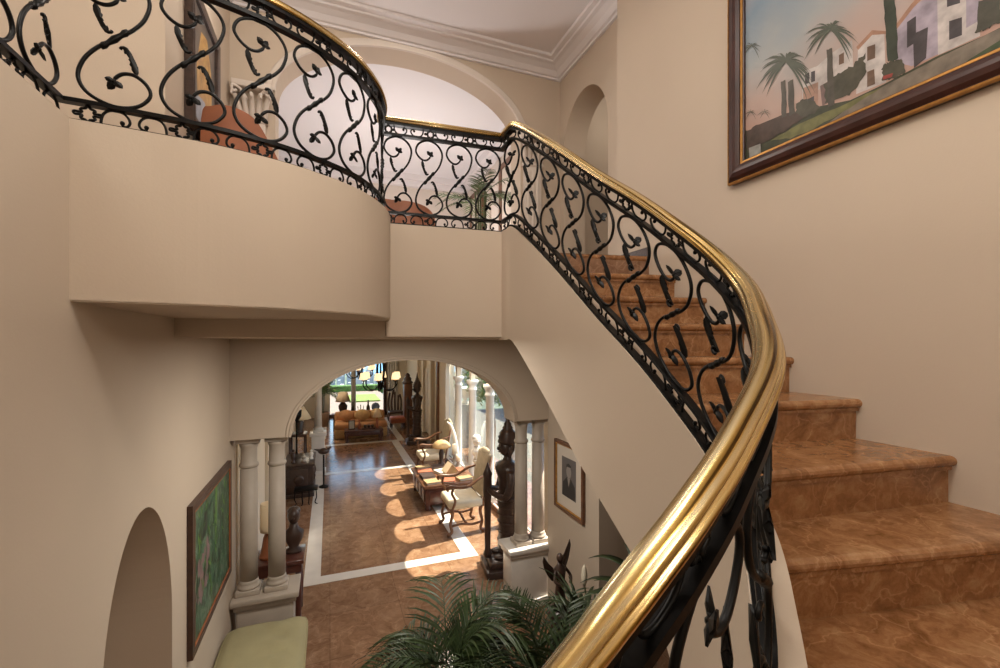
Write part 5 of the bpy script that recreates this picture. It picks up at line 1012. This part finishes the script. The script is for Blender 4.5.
# small framed portrait photograph by the right pair of columns
base = (XR-.002, 4.32, 1.30)
t = thing('portrait_photo', 'small framed black and white portrait of a man in a dark suit, gold wood frame', 'picture', base)
simple('photo_grey', (.13, .12, .12), .3); simple('photo_suit', (.03, .03, .032), .3); simple('photo_skin', (.30, .27, .25), .3); simple('mat_board', (.62, .55, .47), .6)
r_ = (-.27, .27, .05, .74)
m = MB(); m.box(-.018, 0, *r_)
pc = (-.155, .155, .18, .62)
m.cur = 1; m.add([(-.0185, y, z) for y, z in ((pc[0], pc[2]), (pc[1], pc[2]), (pc[1], pc[3]), (pc[0], pc[3]))], [(0, 1, 2, 3)])
m.cur = 2; m.add([(-.019, y, z) for y, z in ((-.14, .18), (.14, .18), (.13, .33), (.05, .40), (-.05, .40), (-.13, .33))], [(0, 1, 2, 3, 4, 5)])
m.cur = 3; m.add([(-.0195, .055*cos(a), .475+.075*sin(a)) for a in [2*pi*k/16 for k in range(16)]], [tuple(range(16))]); m.add([(-.0195, y, z) for y, z in ((-.03, .40), (.03, .40), (0, .30))], [(0, 1, 2)])
m.cur = 2; m.add([(-.0198, y, z) for y, z in ((-.058, .48), (-.05, .545), (0, .565), (.05, .545), (.058, .48), (.04, .52), (-.04, .525))], [tuple(range(7))])
m.build('picture', ['mat_board', 'photo_grey', 'photo_suit', 'photo_skin'], t)
frame_on(t, 'x', r_, [(0, 0), (0, .022), (.012, .034), (.03, .03), (.045, .036), (.045, 0)], 'wood_brown', -1)
frame_on(t, 'x', r_, [(-.003, .019), (-.003, .026), (.010, .034), (.012, .02)], 'gold', -1, 'gold_slip')

# upstairs painting on the side wall of the landing
base = (XL+.002, 3.80, 4.62)
t = thing('tall_painting', 'tall dark framed painting of a golden figure on the upstairs landing wall', 'painting', base)
noise_paint('art_gold', [(.3, (.12, .06, .02)), (.5, (.42, .22, .05)), (.62, (.55, .34, .10)), (.75, (.22, .12, .06))], 5)
simple('art_blue', (.30, .32, .38), .4, var=.3, vscale=9); simple('art_umber', (.10, .075, .06), .4, var=.3, vscale=6)
r_ = (-.30, .32, .10, .92)
m = MB(); m.box(.0, .03, *r_)
m.cur = 1; m.add([(.0305, y, z) for y, z in ((-.16, .18), (.12, .12), (.22, .4), (.2, .65), (.08, .84), (-.08, .8), (-.2, .5))], [tuple(range(7))])
m.cur = 2; m.add([(.031, y, z) for y, z in ((-.28, .11), (.1, .11), (.02, .34), (-.2, .30))], [(0, 1, 2, 3)])
m.build('canvas', ['art_umber', 'art_gold', 'art_blue'], t)
frame_on(t, 'x', r_, [(0, 0), (0, .05), (.015, .055), (.05, .06), (.06, .05), (.06, 0)], 'statue_dark', 1)

# ------------------------------------------------------------------ upstairs landing things
t = thing('chaise', 'terracotta leather chaise with a curved raised end on the upstairs landing', 'chaise', (-.02, 3.85, ZF))
m = MB(); out = [(-.80, .12), (-.80, .80), (-.74, .90), (-.62, .92), (-.48, .86), (-.38, .70), (-.28, .52), (-.1, .44), (.4, .40), (.62, .40), (.76, .36), (.82, .26), (.80, .12)]
pts = [(p.x, p.y) for p in catmull([Vector((*p, 0)) for p in out], 4)]
m.prism(pts, -.3, .3, T=lambda p: (p[0], p[2], p[1])); m.build('body', 'terracotta', t)
for x in (-.7, .7):
    for y in (-.22, .22):
        m = MB(); m.lathe([(.02, 0), (.03, .12)], (x, y, 0), 8); m.build('leg', 'wood_dark', t)
# pilaster capitals at the springing of the upper arch
def capital(x, label):
    m = MB(); y0 = YB0-.10
    m.bbox(x-.17, x+.17, y0-.03, YB0+.02, 5.60, 5.66, .01)
    for k in range(5):
        a = -.14+.07*k
        m.tube(catmull([(x+a*.7, y0+.06, 5.34), (x+a*.85, y0+.02, 5.46), (x+a*1.1, y0-.03, 5.54), (x+a*1.15, y0-.045, 5.50)], 4), [.03, .03, .028, .026, .024, .022, .02, .02, .018, .016, .014, .012, .01], 7)
    for s in (-1, 1): m.tube(catmull([(x+s*.04, y0+.02, 5.5), (x+s*.1, y0-.01, 5.58), (x+s*.155, y0-.04, 5.585), (x+s*.15, y0-.04, 5.53), (x+s*.12, y0-.03, 5.55)], 4), .014, 6)
    m.bbox(x-.13, x+.13, y0+.03, YB0+.02, 5.30, 5.345, .01); m.bbox(x-.11, x+.11, y0+.04, YB0+.01, ZF+.12, 5.31, .01)
    for k in range(3): m.bbox(x-.08+.06*k, x-.045+.06*k, y0+.03, y0+.06, ZF+.2, 5.25, .01)
    m.bbox(x-.14, x+.14, y0+.02, YB0+.02, ZF+.003, ZF+.13, .012)
    o = m.build('trim_8', 'plaster_light'); o['kind'] = 'structure'
capital(-.69, ''); capital(2.26, '')
# dark skirting at the head of the stairs
m = MB(); m.box(XR-.016, XR, 3.02, 3.46, ZF+.001, ZF+.075); struct('baseboard_right', m, 'statue_dark')
# framed doors on the right side of the upper hall
for i, (y0, y1) in enumerate(((6.15, 7.05), (7.95, 8.75))):
    m = MB(); m.box(2.68, 2.76, y0, y0+.09, ZF, 6.2); m.box(2.68, 2.76, y1-.09, y1, ZF, 6.2); m.box(2.68, 2.76, y0, y1, 6.11, 6.2)
    m.cur = 1; m.box(2.70, 2.755, y0+.09, y1-.09, ZF, 6.11)
    o = m.build('door_%d' % (i+2), ['wood_brown', 'door_white']); o['kind'] = 'structure'
m = MB()
for y in (5.75, 7.2, 7.7, 8.85): m.bbox(2.69, 2.76, y-.08, y+.08, ZF, 6.35, .01)
struct('trim_9', m, 'plaster_light')

# ------------------------------------------------------------------ plants
def leaflet(m, a, d, side, L_, w, droop):
    """blade from a along d bending down"""
    P = []; q = Vector(a); dd = Vector(d)
    for k in range(5):
        P.append(q.copy()); q = q+dd*(L_/4); dd = (dd+Vector((0, 0, -droop))).normalized()
    vs = []
    for k, p in enumerate(P):
        ww = w*[.5, 1, .95, .6, .05][k]; s = Vector(side)*ww
        vs += [p-s, p+Vector((0, 0, -w*.25)), p+s]
    m.add([tuple(v) for v in vs], [(k*3+j, k*3+j+1, k*3+j+4, k*3+j+3) for k in range(4) for j in range(2)], True)
def frond(m, base, az, el, L_, n, ll, lw, droop, curl):
    d = Vector((cos(az)*cos(el), sin(az)*cos(el), sin(el))); q = Vector(base); P = []
    for k in range(n+1):
        P.append(q.copy()); q = q+d*(L_/n); d = (d+Vector((0, 0, -curl))).normalized()
    m.tube(P, [.008*(1-.8*k/n) for k in range(n+1)], 5)
    for k in range(int(n*.2), n):
        t = (P[min(k+1, n)]-P[k]).normalized(); s = t.cross(Vector((0, 0, 1)))
        if s.length < .1: s = Vector((-sin(az), cos(az), 0))
        s.normalize(); f = sin(pi*min(1, (k/n)*.85+.12))
        for sg in (-1, 1):
            dd = (s*sg*.8+t*.75+Vector((0, 0, .12))).normalized()
            leaflet(m, P[k]+t*random.uniform(0, L_/n), dd, t*1.0, ll*(.45+.6*f)*random.uniform(.85, 1.1), lw, droop)
def palm(name, label, loc, nfr, h, L_, pot_r, pot_h, mat, n=20, ll=.26, lw=.009, seed=1, pot='pot_clay', spread=(.5, 1.35), cat='plant', curl=.085, ld=.16):
    random.seed(seed)
    t = thing(name, label, cat, loc)
    m = MB(); m.lathe([(pot_r*.7, 0), (pot_r*.95, pot_h*.6), (pot_r, pot_h), (pot_r*.9, pot_h), (pot_r*.85, pot_h*.85)], n=20); m.build('pot', pot, t)
    m = MB()
    for k in range(5): m.tube(catmull([(.05*cos(k*1.3), .05*sin(k*1.3), pot_h*.7), (.08*cos(k*1.3), .08*sin(k*1.3), h)], 3), .014, 6)
    m.build('stems', 'stem', t)
    for k in range(nfr):
        m = MB(); az = 2*pi*k/nfr*1.618*2+random.uniform(-.3, .3); el = random.uniform(*spread)
        frond(m, (.06*cos(az), .06*sin(az), h*random.uniform(.85, 1.0)), az, el, L_*random.uniform(.8, 1.1), n, ll, lw, ld, curl*random.uniform(.8, 1.2))
        m.build('frond', mat, t)
palm('areca_palm', 'large drooping potted palm at the foot of the stairwell below the curved balcony', (.80, 3.15, 0), 46, .70, .98, .22, .4, 'leaf', n=24, ll=.36, lw=.0095, seed=2, spread=(.75, 1.5), curl=.175, ld=.28)
palm('palm', 'smaller dark green palm behind the brass handrail, at the foot of the stair wall', (1.55, 2.95, 0), 20, .62, .75, .2, .4, 'leaf', n=18, ll=.26, lw=.010, seed=6, spread=(.6, 1.45), curl=.09)
# strap leaved plant
def strap(name, label, loc, nl, h, L_, w, mat, seed, pot_r=.18, pot_h=.35):
    random.seed(seed); t = thing(name, label, 'plant', loc)
    m = MB(); m.lathe([(pot_r*.7, 0), (pot_r*.95, pot_h*.6), (pot_r, pot_h), (pot_r*.9, pot_h), (pot_r*.85, pot_h*.85)], n=20); m.build('pot', 'pot_clay', t)
    m = MB(); m.tube([(0, 0, pot_h*.7), (0, 0, h)], .02, 8); m.build('stem', 'stem', t)
    for k in range(nl):
        m = MB(); az = k*2.4+random.uniform(-.3, .3); el = random.uniform(.35, 1.35)
        d = Vector((cos(az)*cos(el), sin(az)*cos(el), sin(el)))
        s = Vector((-sin(az), cos(az), 0)); q = Vector((0, 0, h*random.uniform(.8, 1))); vs = []; n = 9; LL = L_*random.uniform(.7, 1.1)
        for j in range(n+1):
            ww = w*sin(pi*(.12+.88*j/n))+.001; c = Vector((0, 0, -ww*.3))
            vs += [q-s*ww, q+c, q+s*ww, q+c-Vector((0, 0, .003))]; q = q+d*(LL/n); d = (d+Vector((0, 0, -.19))).normalized()
        m.add([tuple(v) for v in vs], [(j*4+a, j*4+(a+1) % 4, j*4+4+(a+1) % 4, j*4+4+a) for j in range(n) for a in range(4)], True)
        m.build('leaf', mat, t)
strap('strap_plant', 'bushy strap leaved plant beside the winged figure, under the brass handrail', (1.92, 3.15, 0), 34, .92, .62, .022, 'leaf', 9)
strap('strap_plant', 'broad leaved dark plant in the shade under the stair stringer', (2.25, 2.75, 0), 20, 1.38, .62, .045, 'leaf', 12, .15, .3)
palm('palm', 'green palm in a tan pot at the far left end of the hall', (-.28, 18.3, 0), 22, 1.3, .72, .26, .55, 'leaf_light', n=14, ll=.22, lw=.02, seed=3, spread=(.2, 1.4), pot='pot_clay')
palm('palm', 'potted palm on the upstairs hall floor behind the short railing', (2.02, 6.05, ZF), 13, 1.45, .58, .16, .35, 'leaf_light', n=14, ll=.2, lw=.012, seed=5, spread=(0, 1.3))
# garden tree outside the arcade
random.seed(21)
t = thing('garden_tree', 'leafy green tree outside the white arcade windows', 'tree', (4.35, 12.0, -.03))
m = MB(); m.tube(catmull([(0, 0, 0), (.05, .05, .9), (-.05, .1, 1.8)], 4), [.08]*9, 8); m.build('trunk', 'wood_brown', t)
m = MB()
for k in range(1500):
    a, b, r = random.uniform(0, 2*pi), random.uniform(-1, 1), random.random()**.4
    c = Vector((.85*r*cos(a)*sqrt(1-b*b), .95*r*sin(a)*sqrt(1-b*b), 2.25+.85*r*b)); s = random.uniform(.05, .1)
    u = Vector((random.gauss(0, 1), random.gauss(0, 1), random.gauss(0, 1))).normalized(); v = u.cross(Vector((.3, .5, .8))).normalized()
    m.add([tuple(c-u*s), tuple(c+v*s*.5), tuple(c+u*s), tuple(c-v*s*.5)], [(0, 1, 2, 3)])
m.build('crown', 'leaf_sun', t)
t = thing('garden_urn', 'white stone urn on a tall plinth outside the arcade windows', 'urn', (3.92, 13.25, -.03))
m = MB(); m.bbox(-.22, .22, -.22, .22, 0, 1.35, .02); m.build('plinth', 'garden_wall', t)
m = MB(); m.lathe([(.13, 1.35), (.13, 1.4), (.06, 1.45), (.08, 1.52), (.25, 1.66), (.3, 1.8), (.36, 1.86), (.3, 1.86)], n=18); m.build('bowl', 'white_glaze', t)

# winged bronze figure among the plants
t = thing('winged_figure', 'dark bronze winged figure with raised wings standing among the plants', 'sculpture', (2.02, 3.70, 0), .3)
m = MB(); m.lathe([(.14, 0), (.14, .08), (.10, .12), (.09, .62), (.12, .66), (.12, .70)], n=16); m.build('stand', 'statue_dark', t)
m = MB(); m.lathe([(.07, .70), (.06, .8), (.045, .92), (.055, 1.0), (.065, 1.08), (.03, 1.12), (.022, 1.15)], n=14, sy=.8); m.ball((-.01, -.01, 1.185), .033, .036, .045)
for s in (-1, 1): m.tube(catmull([(s*.06, 0, 1.08), (s*.1, -.04, 1.0), (s*.05, -.09, .97)], 4), .015, 7)
m.build('figure', 'bronze_dark', t)
for s, k in ((1, 1.0), (-1, .75)):
    m = MB(); W = [(.02, 1.0), (.05, 1.1), (.12, 1.17), (.2, 1.28), (.215, 1.22), (.19, 1.12), (.14, 1.03), (.08, .95), (.03, .92)]
    m.plate([(p[0], p[1]) for p in W], .012, lambda x, z, o: (s*x*k, .05+.06*x+o, 1.0+(z-1.0)*k)); m.build('wing', 'bronze_dark', t)
t = thing('white_flower', 'pale closed lily bud on a curved stem beside the winged figure', 'flower', (2.24, 3.60, 0))
m = MB(); m.lathe([(.07, 0), (.08, .3), (.07, .3)], n=12); m.build('pot', 'pot_clay', t)
m = MB(); m.tube(catmull([(0, 0, .3), (.02, 0, .7), (-.03, -.02, .95)], 4), .007, 6); m.build('stem', 'stem', t)
m = MB(); m.lathe([(.008, .93), (.026, .98), (.03, 1.04), (.02, 1.1), (.004, 1.14)], (-.03, -.02, 0), 12); m.build('petals', 'candle_wax', t)
# ------------------------------------------------------------------ light, world, camera
sc = bpy.context.scene
w = bpy.data.worlds.new('World'); sc.world = w; w.use_nodes = True
nt = w.node_tree; bg = nt.nodes['Background']
sky = nt.nodes.new('ShaderNodeTexSky'); sky.sky_type = 'NISHITA'; sky.sun_disc = False; sky.sun_elevation = radians(54); sky.sun_rotation = radians(80)
nt.links.new(sky.outputs[0], bg.inputs[0]); bg.inputs[1].default_value = .55
def lamp(kind, name, loc, energy, col=(1, .82, .62), size=.5, rot=(0, 0, 0), spot=None):
    l = bpy.data.lights.new(name, kind); l.energy = energy; l.color = col
    if kind == 'AREA': l.shape = 'DISK'; l.size = size
    elif kind == 'SUN': l.angle = radians(.6)
    else: l.shadow_soft_size = size
    if kind == 'SPOT': l.spot_size = spot or 2; l.spot_blend = .6
    o = bpy.data.objects.new(name, l); C.objects.link(o); o.location = loc; o.rotation_euler = rot
    return o
d = Vector((-1, -.12, -1.4))
s = lamp('SUN', 'sun', (8, 8, 12), 15, (1, .90, .74)); s.rotation_euler = d.to_track_quat('-Z', 'Y').to_euler()
W1 = (1, .93, .83)
lamp('AREA', 'stairwell_ceiling_light', (.1, 1.4, CEIL-.06), 22, W1, 1.2)
lamp('AREA', 'gallery_ceiling_light', (-2.0, .8, CEIL-.06), 45, W1, .8)
lamp('POINT', 'stair_pendant', (.4, .9, 5.2), 76, W1, .22)
lamp('POINT', 'stair_fill', (.8, -.9, 4.6), 48, W1, .2)  # added fill from behind the camera, no fitting; lifts the dim stairwell
lamp('AREA', 'under_landing_fill', (.6, 3.45, 3.225), 48, W1, .5)  # unseen helper under the landing, added to brighten the lower arch wall
lamp('POINT', 'landing_fill', (-.4, 3.7, 6.0), 12, W1, .15)  # added above the view to lift the landing ceiling; no lamp hangs here
lamp('AREA', 'landing_ceiling_light', (.8, 4.0, CEIL-.06), 14, W1, .4)
lamp('POINT', 'upper_hall_fill', (1.0, 7.0, 4.25), 170, (1, .97, .95), .3)  # hidden behind the balcony front, put in to whiten the upper hall ceiling
lamp('POINT', 'corridor_fill', (3.4, 4.3, 6.1), 7, W1, .1)  # extra light put in so the arched doorway is not dark
lamp('POINT', 'far_hall_fill', (-.80, 16.5, 2.9), 110, (1, .88, .70), .5)  # out-of-sight fill, added to raise the dark far end of the hall
lamp('AREA', 'hall_fill', (2.3, 8.4, HZ-.06), 48, (1, .90, .76), .6)  # made-up fill for the hall, set where its floor reflection stays hidden
cam = bpy.data.cameras.new('camera'); co = bpy.data.objects.new('camera', cam); C.objects.link(co)
co.location = (0, 0, EYE); co.rotation_euler = (radians(90), 0, -atan2(170, 444))
cam.lens = 15.984; cam.sensor_width = 36; cam.shift_y = .009; cam.clip_start = .05; cam.clip_end = 3000
sc.camera = co
sc.view_settings.view_transform = 'Standard'; sc.view_settings.look = 'None'; sc.view_settings.exposure = 0; sc.view_settings.gamma = 1
sc.view_settings.use_curve_mapping = False
